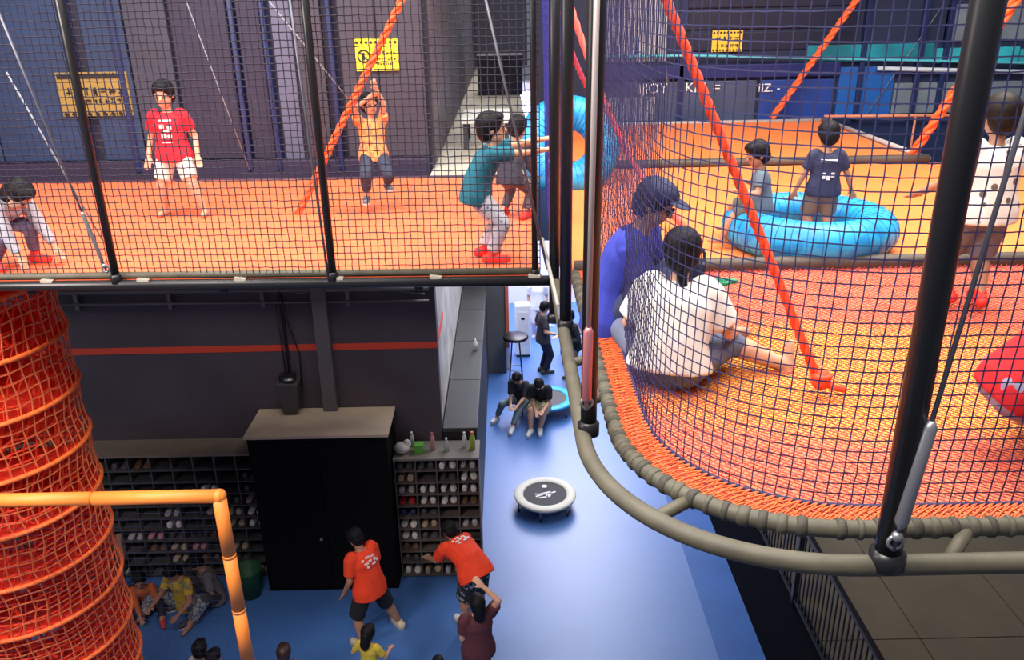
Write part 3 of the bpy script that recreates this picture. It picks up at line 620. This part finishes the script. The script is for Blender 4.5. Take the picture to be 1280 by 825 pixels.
# ------------------------------------------------------------------ orange padded goal frame with fine net
gf = thing('goal_frame', 'orange padded tubular frame standing in front of the red climbing tower', 'frame', (-2.06, 4.95, 0))
opad = mat('orange_foam_sleeve', (1, .28, .045), .5, var=.06, scale=4)
for k in range(9): MB().tube([(0, 0, k*.49+.006), (0, 0, k*.49+.484)], .048, 16).build('sleeve', opad, gf, True)
for k in range(4): MB().tube([(.045-k*.92-.02, 0, 4.42), (.045-(k+1)*.92+.0, 0, 4.42)], .049, 16).build('sleeve', opad, gf, True)
MB().ell((0, 0, 4.42), (.052, .052, .052)).build('corner_cap', opad, gf, True)
for k in range(9): MB().tube([(0, 0, k*.49-.012), (0, 0, k*.49+.012)], .0495, 16).build('tape_band', mat('orange_tape', (.9, .3, .06), .4), gf, True)
tag(grid_net(lambda i, j: (-2.08-i*.055, 4.95, j*.055), 36, 78, .0008, .001, 6).build('fine_net', mat('dim_blue_thread', (.015, .02, .07), .8)), 'fine dark mesh stretched inside the orange padded frame', 'net', kind='stuff')

# ------------------------------------------------------------------ red climbing tower
ct = thing('climbing_tower', 'cylindrical red net climbing tower with orange hoops', 'climbing net', (-4.32, 6.05, 0))
R0, HP = .74, .47; NH = 12
def cr(z): f = (z/HP) % 1; return R0*(1-.03*math.sin(PI*f))
nuc = 50; zs = [i*HP/5 for i in range(NH*5+1)]; rng = random.Random(5)
b = grid_net(lambda i, j: (cr(zs[j])*math.cos(2*PI*i/nuc+.02*math.sin(j)), cr(zs[j])*math.sin(2*PI*i/nuc+.02*math.sin(j)), zs[j]+.02+.012*math.sin(i*1.1)), nuc, len(zs)-1, .0066, .008, 7)
b.build('outer_net', mat('orange_red_strand', (1, .2, .07), .65, var=.3, scale=30), ct, kind='stuff')
for h in range(NH+1):
    MB().torus((0, 0, h*HP+.02), R0, .02, 64, 8).build('hoop', hoop_mat, ct, True)
# inner climbing levels: webbing discs with a passage hole that swaps side
for h in range(NH+1):
    n = 40; a0 = h*2.2; b = MB(); vs = []; fs = []
    for i in range(n+1):
        a = a0+2*PI*.86*i/n
        for r in (.12, .4, .71): vs.append((r*math.cos(a), r*math.sin(a), h*HP+.012*math.sin(a*5)-(.06 if r < .2 else (.04 if r < .5 else 0))))
    fs = [(i*3+k, i*3+k+1, i*3+k+4, i*3+k+3) for i in range(n) for k in range(2)]
    b.add(vs, fs).build('climbing_shelf', red_cloth, ct, True)
b = grid_net(lambda i, j: ((cr(zs[j])-.07)*math.cos(2*PI*i/44+j*.05), (cr(zs[j])-.07)*math.sin(2*PI*i/44+j*.05), zs[j]), 44, len(zs)-1, .008, .016, 8)
b.build('inner_net', red_cord, ct, kind='stuff')
b = MB(); rng = random.Random(11)
for h in range(NH):   # slanting red cords inside each bay
    for k in range(20):
        a = rng.uniform(0, 2*PI); a2 = a+rng.uniform(-.9, .9); r1 = .64; z1 = h*HP+rng.uniform(0, .15); z2 = z1+rng.uniform(.2, .35)
        b.tube([(r1*math.cos(a), r1*math.sin(a), z1), (.6*math.cos((a+a2)/2), .6*math.sin((a+a2)/2), (z1+z2)/2), (r1*math.cos(a2), r1*math.sin(a2), z2)], .014, 4)
b.build('webbing', red_cord, ct, kind='stuff')

# ------------------------------------------------------------------ blue ring cushions
tube_b = mat_pat('blue_ring_cover', 'noise', (.01, .25, .6), (.02, .36, .72), 6, None, .5, .45)
def ring(label, c, R, r, rot=None, bands=36):
    t = thing('ring_cushion', label, 'cushion', c)
    rt = rot or Matrix.Identity(3)
    MB().torus((0, 0, 0), R, r, 64, 20, rt).build('tube', tube_b, t, True)
    for i in range(bands):
        a = 2*PI*i/bands; rr = Matrix.Rotation(a, 3, 'Z')
        pts = [rt@(rr@Vector((R+r*1.008*math.cos(2*PI*j/18), 0, r*1.008*math.sin(2*PI*j/18)))) for j in range(18)]
        MB().tube(pts, .0035, 4, closed=True).build('seam', mat('dark_blue_seam', (.008, .17, .5), .5), t, True)
ring('big bright blue inflatable ring holding two children on the middle deck', (2.11, 5.66, NZ+.135), .45, .14)
ring('blue inflatable ring propped upright behind the cluster of black posts', (.58, 7.9, NZ+.36), .33, .16, Matrix.Rotation(PI/2-.5, 3, 'X'))

# ================================================================== PEOPLE
def ik(a, t, l1, l2, pole):
    a = Vector(a); t = Vector(t); d = t-a; L = d.length; mx = (l1+l2)*.998
    if L > mx: t = a+d*(mx/L); d = t-a; L = mx
    L = max(L, abs(l1-l2)+.01); k = d.normalized(); x = (l1*l1-l2*l2+L*L)/(2*L); h = math.sqrt(max(0, l1*l1-x*x))
    p = Vector(pole); p = p-k*p.dot(k); p = p.normalized() if p.length > 1e-4 else k.orthogonal().normalized()
    return a+k*x+p*h, t
def person(label, loc, rz, H, pel=None, lean=0, roll=0, hipf=.4, L=None, R=None, fL=None, fR=None, kL=(1, .15, 0), kR=(1, -.15, 0), eL=(-1, .4, -.4), eR=(-1, -.4, -.4),
           head=(0, 0), top=(.5, .05, .05), toppat=None, sleeve=.5, bot=(.05, .05, .06), botpat=None, leg=.9, shoe=None, sole=None, hair=hair_m, longh=0, cap=None, skin=skin_m, vox=.011,
           loose=1.0, prints=None, kid=False, sock=None, legw=1.0, bun=False, glasses=False, hemlo=.2, hemf=1.2, hdf=0):
    t = thing('person', label, 'person', loc, rz)
    hd = H*(hdf or (.182 if kid else .14)); legl = H*(.455 if kid else .485); th = legl*.5; sh = legl*.46; ank = legl*.075
    T = H*(.285 if kid else .30); sw = H*.098; ua = H*.165; fa = H*.145; hl = H*.1
    fat = loose; P = Vector(pel) if pel else Vector((0, 0, legl*.985))
    def updir(f): return (Matrix.Rotation(math.radians(lean)*f, 3, 'Y') @ (Matrix.Rotation(math.radians(roll)*f, 3, 'X') @ Vector((0, 0, 1)))).normalized()
    u0 = updir(hipf); u1 = updir(1.0); u2 = updir(1.12)
    S0 = P; S1 = P+u0*T*.33; S2 = S1+u1*T*.38; S3 = S2+u2*T*.29       # spine: hips, waist, chest, neck base
    lat = Vector((0, 1, 0)); lat = (lat-u2*lat.dot(u2)).normalized(); fw = lat.cross(u2)
    SH = {s: S3-u2*T*.08+lat*s*sw for s in (1, -1)}
    HP_ = {s: P+Vector((0, s*H*.048, -.0)) for s in (1, -1)}
    hu = (Matrix.Rotation(math.radians(lean*.55+head[0]), 3, 'Y') @ Vector((0, 0, 1))).normalized()
    neck1 = S3+hu*H*.035; HC = S3+hu*(H*.022+hd*.5)
    hR = Matrix.Rotation(math.radians(head[1]), 3, 'Z') @ Matrix.Rotation(math.radians(lean*.55+head[0]), 3, 'Y')
    dL = L or (0.02, sw+.05, P.z-.02*H); dR = R or (0.02, -sw-.05, P.z-.02*H)
    A = {1: (ik(SH[1], dL, ua, fa, eL)), -1: (ik(SH[-1], dR, ua, fa, eR))}
    fl = Vector(fL or (0, .055*H, ank)); fr = Vector(fR or (0, -.055*H, ank))
    G = {1: ik(HP_[1], fl, th, sh, kL), -1: ik(HP_[-1], fr, th, sh, kR)}
    k = H/1.7 if not kid else H/1.45
    # ---- body
    b = MB()
    def trunk(b, g, lo=-.06, hem=1.0):
        # elliptical rings along the spine
        rings = [(S0-u0*T*abs(lo), .088*hem, .062*hem**1.6), (S0, .094*(1+(hem-1)*.7), .067*hem), (S1, .078*(1+(hem-1)*.5), .058*hem), (S1.lerp(S2, .6), .088, .064), (S2, .094, .067), (S2.lerp(S3, .6), .084, .056), (S3-u2*.004, .045, .036)]
        ups = [u0, u0, (u0+u1).normalized(), u1, u1, u2, u2]; n = 16; vs = []
        for (c, ry, rx), up in zip(rings, ups):
            la = (lat*1.0 if up is u2 or up is u1 else Vector((0, 1, 0))); la = (la-up*la.dot(up)).normalized(); f_ = la.cross(up)
            for i in range(n):
                a = 2*PI*i/n; vs.append(c+f_*math.cos(a)*(rx*H*g)+la*math.sin(a)*(ry*H*g))
        fs = [(i*n+j, i*n+(j+1) % n, (i+1)*n+(j+1) % n, (i+1)*n+j) for i in range(len(rings)-1) for j in range(n)]+[tuple(range(n-1, -1, -1)), tuple((len(rings)-1)*n+j for j in range(n))]
        b.add(vs, fs)
    trunk(b, .9)
    b.cap(S3-u2*.02*H, neck1, .034*H, .031*H)
    for s in (1, -1):
        el, wr_ = A[s]; b.cap(SH[s]+lat*-s*.01, el, .031*H*1.02, .024*H); b.cap(el, wr_, .024*H, .0165*H)
        kn, an = G[s]; b.cap(HP_[s], kn, .052*H*legw, .035*H*legw); b.cap(kn, kn.lerp(an, .35), .034*H*legw, .035*H*legw); b.cap(kn.lerp(an, .3), an, .035*H*legw, .021*H)
        # foot
        sd = an-kn; f_ = Vector((1, s*.15, 0))
        if sd.normalized().z > -.35: f_ = (Vector((.35, 0, 1)) if sd.x > 0 else Vector((-.6, 0, -.3)))
        f_.normalize(); G[s] = (kn, an, f_)
        z0 = an-Vector((0, 0, ank*.45)); b.cap(z0-f_*.025*H, z0+f_*.095*H, .024*H, .017*H)
        # hand: palm, four fingers, thumb
        hdv = (wr_-el).normalized(); sd_ = hdv.orthogonal().normalized() if abs(hdv.dot(lat)) > .95 else (lat-hdv*lat.dot(hdv)).normalized()
        nr = hdv.cross(sd_); pw = .022*H; b.ell(wr_+hdv*.03*H, (.014*H, .024*H, .032*H), Matrix((nr, sd_, hdv)).transposed())
        for q, (o_, ln) in enumerate(((-.9, .036), (-.32, .043), (.28, .045), (.88, .039))):
            r_ = .0055*H; base = wr_+hdv*.05*H+sd_*o_*pw; mid = base+hdv*ln*.55*H+sd_*o_*.003*H; tip = mid+(hdv*.8+nr*.45*(1 if s > 0 else -1)).normalized()*ln*.45*H
            b.cap(base, mid, r_*1.1, r_, 6); b.cap(mid, tip, r_, r_*.85, 6)
        b.cap(wr_+hdv*.012*H+sd_*-.02*H*s, wr_+hdv*.045*H-sd_*.042*H*s, .0075*H, .006*H, 6)
    # head
    def hp(x, y, z): return HC+hR@Vector((x*hd, y*hd, z*hd))
    b.ell(hp(-.03, 0, .1), (.42*hd, .345*hd, .40*hd), hR, 18, 12); b.ell(hp(.07, 0, -.14), (.31*hd, .27*hd, .34*hd), hR, 16, 10); b.ell(hp(.12, 0, -.33), (.2*hd, .17*hd, .15*hd), hR)
    b.cap(hp(.36, 0, .05), hp(.44, 0, -.08), .035*hd, .06*hd, 8)
    for s in (1, -1): b.ell(hp(-.02, s*.34, -.02), (.08*hd, .04*hd, .12*hd), hR, 10, 6)
    body = b.build('body', skin, t, True, remesh=min(vox, .0065*H*1.0) if H > 1.3 else vox*.62, smooth_it=2)
    e = MB()
    for s in (1, -1): MB().ell(hp(.365, s*.14, 0), (.045*hd, .065*hd, .035*hd), hR, 8, 6).build('eye', eye_m, t, True)
    MB().ell(hp(.345, 0, -.22), (.03*hd, .12*hd, .028*hd), hR, 10, 6).build('mouth', lip_m, t, True)
    # hair
    h = MB(); h.ell(hp(-.08, 0, .16), (.45*hd, .42*hd, .43*hd), hR, 18, 12); h.ell(hp(-.2, 0, -.05), (.32*hd, .38*hd, .38*hd), hR, 14, 10); h.ell(hp(.13, 0, .36), (.3*hd, .33*hd, .18*hd), hR, 12, 8)
    if longh: h.cap(hp(-.3, 0, 0), hp(-.36, 0, -.5), .3*hd, .3*hd); h.cap(hp(-.36, 0, -.4), hp(-.36, 0, -.5-longh), .28*hd, .15*hd)
    if bun:
        pt = hp(-.46, 0, .0); dn = Vector((-.1, -.02, -1)).normalized(); h.cap(pt, pt+dn*.35*hd, .11*hd, .13*hd); h.cap(pt+dn*.35*hd, pt+dn*1.05*hd+Vector((.0, -.03, 0)), .13*hd, .05*hd)
    h.build('hair', hair, t, True, remesh=.012 if H > 1.3 else .009)
    if cap:
        c = MB(); c.ell(hp(-.03, 0, .3), (.47*hd, .42*hd, .3*hd), hR, 20, 10); c.build('cap', cap, t, True); MB().ell(hp(.45, 0, .27), (.32*hd, .32*hd, .035*hd), hR, 16, 6).build('cap_brim', cap, t, True)
    if glasses: MB().ell(hp(.4, 0, .02), (.06*hd, .28*hd, .075*hd), hR, 12, 6).build('sunglasses', eye_m, t, True)
    # shirt
    mtop = toppat or mat('cloth_%02x%02x%02x' % tuple(int(c*255) for c in top), top, .85, var=.1, scale=9, bump=.25)
    b = MB(); trunk(b, 1.1*fat, hemlo, hemf)
    for s in (1, -1):
        el, wr_ = A[s]; b.ell(SH[s]-lat*s*.01*H, (.043*H*fat,)*3)
        if sleeve <= .6: b.cone(SH[s], SH[s].lerp(el, min(1, sleeve*1.5)), .043*H*fat, .039*H*fat)
        else: b.cap(SH[s], el, .042*H*fat, .034*H*fat); b.cone(el, el.lerp(wr_, min(1, (sleeve-.5)*2)), .034*H*fat, .025*H*fat)
    sh_ = b.build('shirt', mtop, t, True, remesh=.012 if H > 1.3 else .0095, smooth_it=5)
    # trousers
    mbot = botpat or mat('cloth_%02x%02x%02x' % tuple(int(c*255) for c in bot), bot, .85, var=.12, scale=9, bump=.25)
    b = MB(); b.ell(S0+u0*.005, (.066*H, .094*H, .06*H)); b.ell(S0-Vector((0, 0, .03*H)), (.066*H, .092*H, .055*H))
    for s in (1, -1):
        kn, an, f_ = G[s]; hip = HP_[s]
        if leg <= .5: b.cone(hip, hip.lerp(kn, leg*2), .063*H*legw, .056*H*legw); b.ell(hip, (.062*H*legw,)*3)
        else: b.cap(hip, kn, .061*H*legw, .045*H*legw); b.cone(kn, kn.lerp(an, (leg-.5)*2), .045*H*legw, .035*H*legw)
    b.build('trousers' if leg > .5 else 'shorts', mbot, t, True, remesh=.012 if H > 1.3 else .0095, smooth_it=4)
    # shoes or socks
    if shoe or sock:
        mm = mat('foot_%02x%02x%02x' % tuple(int(c*255) for c in (shoe or sock)), shoe or sock, .6)
        for s in (1, -1):
            kn, an, f_ = G[s]; z0 = an-Vector((0, 0, ank*.42)); b = MB(); g = 1.25 if shoe else 1.12
            b.cap(z0-f_*.028*H, z0+f_*.1*H, .027*H*g, .021*H*g); b.cone(z0, an+(kn-an)*(.12 if shoe else .48), .03*H, .026*H)
            so = b.build('shoe' if shoe else 'sock', mm, t, True, remesh=.01 if H > 1.3 else .008)
            if shoe: MB().cap(z0-f_*.028*H-Vector((0, 0, .022*H)), z0+f_*.1*H-Vector((0, 0, .02*H)), .026*H, .023*H).xform(Matrix.Translation((0, 0, 0))).build('sole', mat('shoe_sole', (.6, .58, .55), .6), so, True)
    # printed marks lie on the cloth, on the front (+1) or back (-1)
    if prints:
        side, col, items = prints
        for (y, z, wy, hz) in items:
            b = MB()   # y lateral, z along the spine 0..1, sizes, metres
            n = max(1, int(wy/.012))
            for i in range(n):
                yy = y-wy/2+(i+.5)*wy/n; c = S0.lerp(S1, z/.33) if z < .33 else (S1.lerp(S2, (z-.33)/.38) if z < .71 else S2.lerp(S3, (z-.71)/.29))
                up = u1 if z > .33 else (u0+u1).normalized(); f_ = lat.cross(up).normalized(); rx = .067*H*1.1*fat*1.03; ry = .094*H*1.1*fat
                if z > .71: rx *= (1-.35*(z-.71)/.29)
                dx = rx*math.sqrt(max(.05, 1-(yy/ry)**2)); q_ = c+f_*dx*side+lat*yy
                b.box(q_, (.016, wy/n*1.02, hz), Matrix((f_, lat, up)).transposed())
            b.build('print', col, t)
    return t
D = math.radians
def P_(px, py, z=NZ): v = atz(px, py, z); return (round(v.x, 3), round(v.y, 3), z)
zm = NZ
# ---- upper left deck
person('boy in red printed T-shirt and white shorts standing on the left deck', (-2.76, 6.93, zm), D(-88), 1.17, kid=True, fL=(.04, .19, .045), fR=(-.02, -.16, .045), L=(.03, .2, .50), R=(.03, -.2, .50), top=(.62, .012, .03), sleeve=.45, loose=1.12,
       bot=(.62, .6, .55), leg=.42, legw=1.1, skin=skin_m, head=(8, 0), prints=(1, white_ink, [(0, .82, .10, .012), (-.03, .68, .035, .03), (.03, .66, .03, .03), (0, .56, .05, .015), (-.02, .45, .04, .03), (.025, .44, .03, .025), (0, .3, .08, .008)]))
person('child in orange plaid top and dark jeans hanging from the orange rope', (-1.12, 7.0, zm+.0), D(-78), 1.0, kid=True, pel=(-.02, 0, .47), lean=-4, L=(.1, .06, 1.0), R=(.1, -.02, .93), eL=(0, 1, -.3), eR=(0, -1, -.3), fL=(-.04, .1, .2), fR=(.06, -.09, .12),
       toppat=mat_pat('orange_plaid', 'checker', (.8, .4, .12), (.7, .25, .1), 22), sleeve=.3, loose=1.1, bot=(.03, .04, .075), leg=.82, legw=1.15, shoe=(.1, .14, .2), head=(0, 20))
person('boy in teal T-shirt and pale patterned trousers leaning and pulling at the net', (-.16, 5.45, zm), D(4), 1.12, kid=True, pel=(-.05, 0, .46), lean=27, L=(.47, .08, .80), R=(.45, -.02, .74), fL=(-.02, .07, .05), fR=(.03, -.1, .05), kL=(1, .2, 0), top=(.008, .13, .19), sleeve=.5, loose=1.12,
       botpat=mat_pat('pale_dotted_cloth', 'dots', (.12, .12, .2), (.5, .48, .55), 28, None, .25), leg=.92, legw=1.15, sock=(.7, .03, .02), head=(-18, 0), eL=(0, 1, -.6), eR=(0, -1, -.6))
person('child in grey-white shirt bending forward at the left edge of the deck', (-3.36, 5.48, zm), D(-25), 1.1, kid=True, pel=(-.2, 0, .30), lean=70, hipf=.6, L=(.2, .15, .1), R=(.2, -.12, .08), fL=(.0, .12, .05), fR=(-.1, -.12, .05), top=(.42, .42, .48), sleeve=.9, loose=1.15, bot=(.14, .11, .2), leg=.9, sock=(.7, .05, .03), head=(10, 0), longh=.15)
person('small dark clad child crouching behind the post cluster', (.02, 6.55, zm), D(60), 1.0, kid=True, pel=(0, 0, .34), lean=28, top=(.03, .03, .05), sleeve=.9, bot=(.1, .08, .1), L=(.25, .12, .38), R=(.22, -.1, .34), leg=.9, fL=(.05, .1, .04), fR=(.05, -.1, .04), sock=(.6, .04, .03))
# ---- right room
person('man in navy cap and blue-violet shirt sitting behind the navy net with a dark bag', (.65, 4.08, zm-.02), D(-22), 1.62, pel=(-.12, 0, .12), lean=22, hipf=.3, L=(.3, .14, .22), R=(.32, -.06, .25), fL=(.42, .1, .07), fR=(.40, -.1, .07), kL=(.4, .2, 1.2), kR=(.4, -.2, 1.2), top=(.035, .05, .4), sleeve=.45, loose=1.1, bot=(.04, .05, .12), leg=.9,
       cap=mat('navy_cap', (.01, .018, .07), .7), head=(12, -5), skin=skin_d, vox=.009, glasses=True)
person('woman in loose white T-shirt seen from behind, sitting on the net floor', (.76, 3.60, zm-.08), D(68), 1.36, pel=(-.04, 0, .1), lean=26, hipf=.35, L=(.3, .2, .25), R=(.28, -.26, .2), fL=(.42, .1, .06), fR=(.28, -.52, .05), kL=(.2, 1, .4), kR=(.9, -.1, .35), top=(.72, .71, .68), sleeve=.55, loose=1.42,
       bot=(.12, .14, .22), leg=.62, legw=1.15, head=(-4, 12), bun=True, vox=.009, hemlo=.0, hemf=1.1, hdf=.165)
person('small child in grey-blue T-shirt sitting on the left of the blue ring', (1.80, 5.62, zm), D(165), .84, kid=True, hdf=.215, pel=(.05, 0, .30), lean=6, hipf=.4, L=(.2, .14, .42), R=(.16, -.1, .44), fL=(.30, .1, .07), fR=(.25, -.13, .10), top=(.1, .14, .19), sleeve=.45, loose=1.15, bot=(.09, .09, .09), leg=.48, legw=1.2, skin=skin_d, head=(14, 25))
person('toddler in navy printed T-shirt standing inside the blue ring', (2.20, 5.7, zm), D(85), .88, kid=True, hdf=.205, fL=(.0, .07, .04), fR=(.0, -.07, .04), L=(.02, .19, .36), R=(.03, -.2, .38), top=(.025, .03, .075), sleeve=.5, loose=1.2, bot=(.2, .19, .15), leg=.5, legw=1.25, sock=(.02, .02, .03), skin=skin_d, head=(18, 0),
       prints=(-1, white_ink, [(0, .80, .11, .016), (-.03, .42, .02, .03), (.03, .4, .02, .04), (0, .35, .025, .03)]))
person('child in cream dotted shirt and grey shorts standing behind the thick black post', (2.60, 4.42, zm), D(92), 1.22, kid=True, fL=(.04, .09, .05), fR=(-.05, -.05, .05), L=(.12, .3, .62), R=(.28, -.32, .66), toppat=mat_pat('cream_dotted_cloth', 'dots', (.12, .09, .07), (.74, .73, .7), 13, None, .24), sleeve=.48, loose=1.3, bot=(.14, .16, .22), leg=.5, legw=1.25,
       sock=(.75, .03, .02), skin=skin_d, head=(6, 0), hair=mat('brown_hair', (.012, .007, .005), .6, var=.3, scale=50, spec=.2))
person('child in round red top and lilac-grey trousers crouching at the right edge', (1.92, 2.84, zm), D(-8), 1.25, kid=True, pel=(0, 0, .25), lean=55, hipf=.6, L=(.3, .18, .12), R=(.28, -.18, .12), fL=(.16, .16, .05), fR=(.12, -.16, .05), kL=(1, .4, .6), kR=(1, -.4, .6), top=(.5, .006, .012), sleeve=.6, hemf=.95, loose=1.45, bot=(.25, .22, .33), leg=.92, legw=1.5, head=(20, 0))
q = MB().box((0, 0, .12), (.2, .12, .24), None, .7).torus((0, 0, .25), .05, .012, 20, 8, Matrix.Rotation(PI/2, 3, 'X')).build('bag', mat('navy_nylon', (.01, .015, .05), .6), None, True, remesh=.012); q.location = (.86, 4.0, zm+.2); q.rotation_euler = (0, .3, -.3); tag(q, 'dark navy bag held in front of the man in the cap', 'bag')
q = MB().torus((0, 0, 0), .035, .012, 20, 8).ell((0, 0, 0), (.02, .02, .02)).ell((.05, 0, .0), (.03, .015, .015)).build('hand_toy', mat('green_plastic', (.01, .25, .12), .4), None, True); q.location = aty(903, 352, 3.9); tag(q, 'small green toy in front of the padded beam', 'toy')
# ---- hall floor
ored = (.85, .055, .012)
bk = [(-.06, .83, .05, .02), (.02, .86, .06, .022), (.09, .82, .03, .025), (-.07, .74, .03, .03), (.0, .76, .04, .025), (.06, .73, .05, .02), (-.04, .66, .05, .02), (.05, .64, .03, .02), (-.1, .7, .025, .025)]
person('man in orange-red T-shirt and black shorts striding past the black cabinet', (-1.83, 8.42, 0), D(140), 1.72, pel=(0, 0, .83), lean=14, L=(.18, .25, .8), R=(.22, -.16, .82), fL=(-.02, .2, .07), fR=(-.1, -.36, .07), top=ored, sleeve=.5, loose=1.18, bot=(.012, .012, .015), leg=.5, legw=1.1,
       shoe=(.55, .5, .36), head=(22, 0), prints=(-1, white_ink, bk), skin=skin_d)
person('man in orange-red T-shirt bending down to the right shoe rack', (-.58, 8.72, 0), D(128), 1.72, pel=(-.1, 0, .86), lean=76, hipf=.55, L=(.68, .2, .7), R=(.66, -.1, .6), fL=(-.02, .12, .07), fR=(.04, -.16, .07), top=ored, sleeve=.5, loose=1.25,
       botpat=mat_pat('dark_leaf_cloth', 'noise', (.012, .014, .018), (.3, .32, .34), 16, None, .6), leg=.5, legw=1.25, shoe=(.6, .6, .6), head=(-5, 0), prints=(-1, white_ink, bk), skin=skin_d)
person('woman in maroon T-shirt with a hand on her head in the foreground', (-.44, 7.42, 0), D(110), 1.58, L=(.22, .1, .95), R=(.02, -.09, 1.56), eR=(-.6, -.6, -.5), fL=(0, .1, .07), fR=(-.02, -.1, .07), top=(.1, .025, .035), sleeve=.45, loose=1.12, bot=(.02, .02, .025), leg=.9, shoe=(.6, .6, .6), head=(-6, 0), longh=.2)
person('long haired girl in yellow top at the bottom in front of the striding man', (-1.70, 7.45, 0), D(70), 1.1, kid=True, L=(.15, .2, .6), R=(.2, -.16, .6), top=(.6, .45, .05), sleeve=.5, bot=(.2, .35, .5), leg=.9, shoe=(.5, .5, .5), longh=.25, head=(14, 0))
person('child with short black hair and pale top at the bottom left', (-3.52, 7.25, 0), D(85), 1.14, kid=True, top=(.6, .55, .5), bot=(.05, .05, .08), leg=.9, shoe=(.5, .5, .5), bun=False)
person('child in dark top right beside the pale topped child at the bottom left', (-3.34, 7.15, 0), D(60), 1.1, kid=True, top=(.06, .04, .03), bot=(.05, .05, .08), leg=.9, shoe=(.5, .5, .5))
person('brown haired child at the bottom edge right of the orange frame', (-2.58, 7.2, 0), D(95), 1.1, kid=True, top=(.1, .1, .2), bot=(.05, .05, .08), leg=.9, shoe=(.5, .5, .5), hair=mat('dark_brown_hair', (.03, .012, .01), .5, var=.3, scale=50))
person('dark haired child cut by the bottom edge left of the woman in maroon', (-.86, 7.0, 0), D(95), 1.06, kid=True, top=(.1, .1, .12), bot=(.05, .05, .08), leg=.9, shoe=(.5, .5, .5))
person('woman in yellow print top sitting on the floor behind the orange frame', (-4.45, 9.05, 0), D(-112), 1.55, pel=(0, 0, .13), lean=12, L=(.4, .25, .3), R=(.38, -.2, .3), fL=(.3, .3, .08), fR=(.42, -.42, .08), kL=(0, 1, .8), kR=(0, -1, .7), toppat=mat_pat('yellow_floral', 'noise', (.7, .45, .03), (.3, .25, .1), 12, None, .55), sleeve=.45,
       botpat=mat_pat('grey_speckle', 'noise', (.08, .09, .11), (.3, .31, .34), 30, None, .5), leg=.9, legw=1.3, head=(22, 0), longh=.3, skin=skin_d)
person('child in black with orange sleeves sitting left of the woman in yellow', (-5.02, 9.1, 0), D(-70), 1.2, kid=True, pel=(0, 0, .12), lean=25, L=(.32, .2, .12), R=(.36, -.05, .14), fL=(.42, .2, .06), fR=(.4, -.15, .06), kL=(0, .5, 1), kR=(0, -.5, 1), top=(.5, .12, .03), sleeve=.9, bot=(.02, .02, .04), leg=.9, sock=(.65, .06, .05), skin=skin_d)
person('adult in grey top sitting right behind the woman in yellow', (-4.12, 9.2, 0), D(-140), 1.6, pel=(0, 0, .13), lean=15, L=(.35, .2, .3), R=(.3, -.2, .3), fL=(.4, .2, .07), fR=(.4, -.2, .07), kL=(0, .6, 1), kR=(0, -.6, 1), top=(.13, .12, .12), sleeve=.5, bot=(.05, .045, .05), leg=.9, head=(20, 0), shoe=(.05, .05, .06), skin=skin_d)
person('black clad figure raising one arm beside the red climbing tower', (-5.45, 9.2, 0), D(-60), 1.5, pel=(0, 0, .13), lean=5, L=(.12, .2, 1.25), R=(.35, -.2, .2), eL=(0, 1, 0), fL=(.45, .2, .07), fR=(.5, -.1, .07), kL=(0, .5, 1), kR=(0, -.5, 1), top=(.015, .015, .03), sleeve=.5, bot=(.02, .02, .03), leg=.9, skin=skin_d)
# ---- far passage
person('man in dark grey T-shirt standing in the bright passage', (.70, 16.5, 0), D(20), 1.75, top=(.05, .05, .07), sleeve=.5, bot=(.012, .015, .04), leg=.95, shoe=(.03, .03, .03), L=(.2, .22, 1.0), R=(.18, -.22, .95), head=(16, 0), vox=.013)
person('person in white shirt further down the bright passage', (.66, 18.6, 0), D(-90), 1.7, top=(.75, .75, .75), sleeve=.5, bot=(.5, .5, .55), leg=.95, shoe=(.5, .5, .5), vox=.013)
person('person in black jacket and tan trousers behind the upright posts', (1.33, 16.1, 0), D(-150), 1.72, top=(.015, .015, .02), sleeve=.95, bot=(.22, .17, .11), leg=.95, shoe=(.03, .03, .03), lean=14, vox=.013, L=(.3, .2, 1.0), R=(.3, -.2, 1.0))
person('woman in dark top and grey jeans sitting left on the blue trampoline edge', (.16, 14.3, 0), D(-112), 1.6, pel=(-.1, 0, .42), lean=26, hipf=.4, L=(.36, .08, .5), R=(.36, -.06, .5), fL=(.5, .02, .08), fR=(.2, -.42, .08), kL=(1, .1, .7), kR=(1, -.3, .7), top=(.03, .03, .035), sleeve=.6, bot=(.14, .19, .22), leg=.9, shoe=(.65, .62, .6), longh=.3, head=(26, 0), vox=.013)
person('man in black T-shirt and cream shorts sitting right on the blue trampoline edge', (.55, 14.12, 0), D(-100), 1.7, pel=(-.1, 0, .42), lean=34, hipf=.4, L=(.4, .1, .5), R=(.4, -.04, .48), fL=(.36, .03, .08), fR=(.42, -.14, .08), kL=(1, .2, .9), kR=(1, -.2, .9), top=(.012, .012, .012), sleeve=.5, bot=(.4, .36, .22), leg=.48, shoe=(.72, .72, .68), head=(30, 0), vox=.013, legw=1.15)
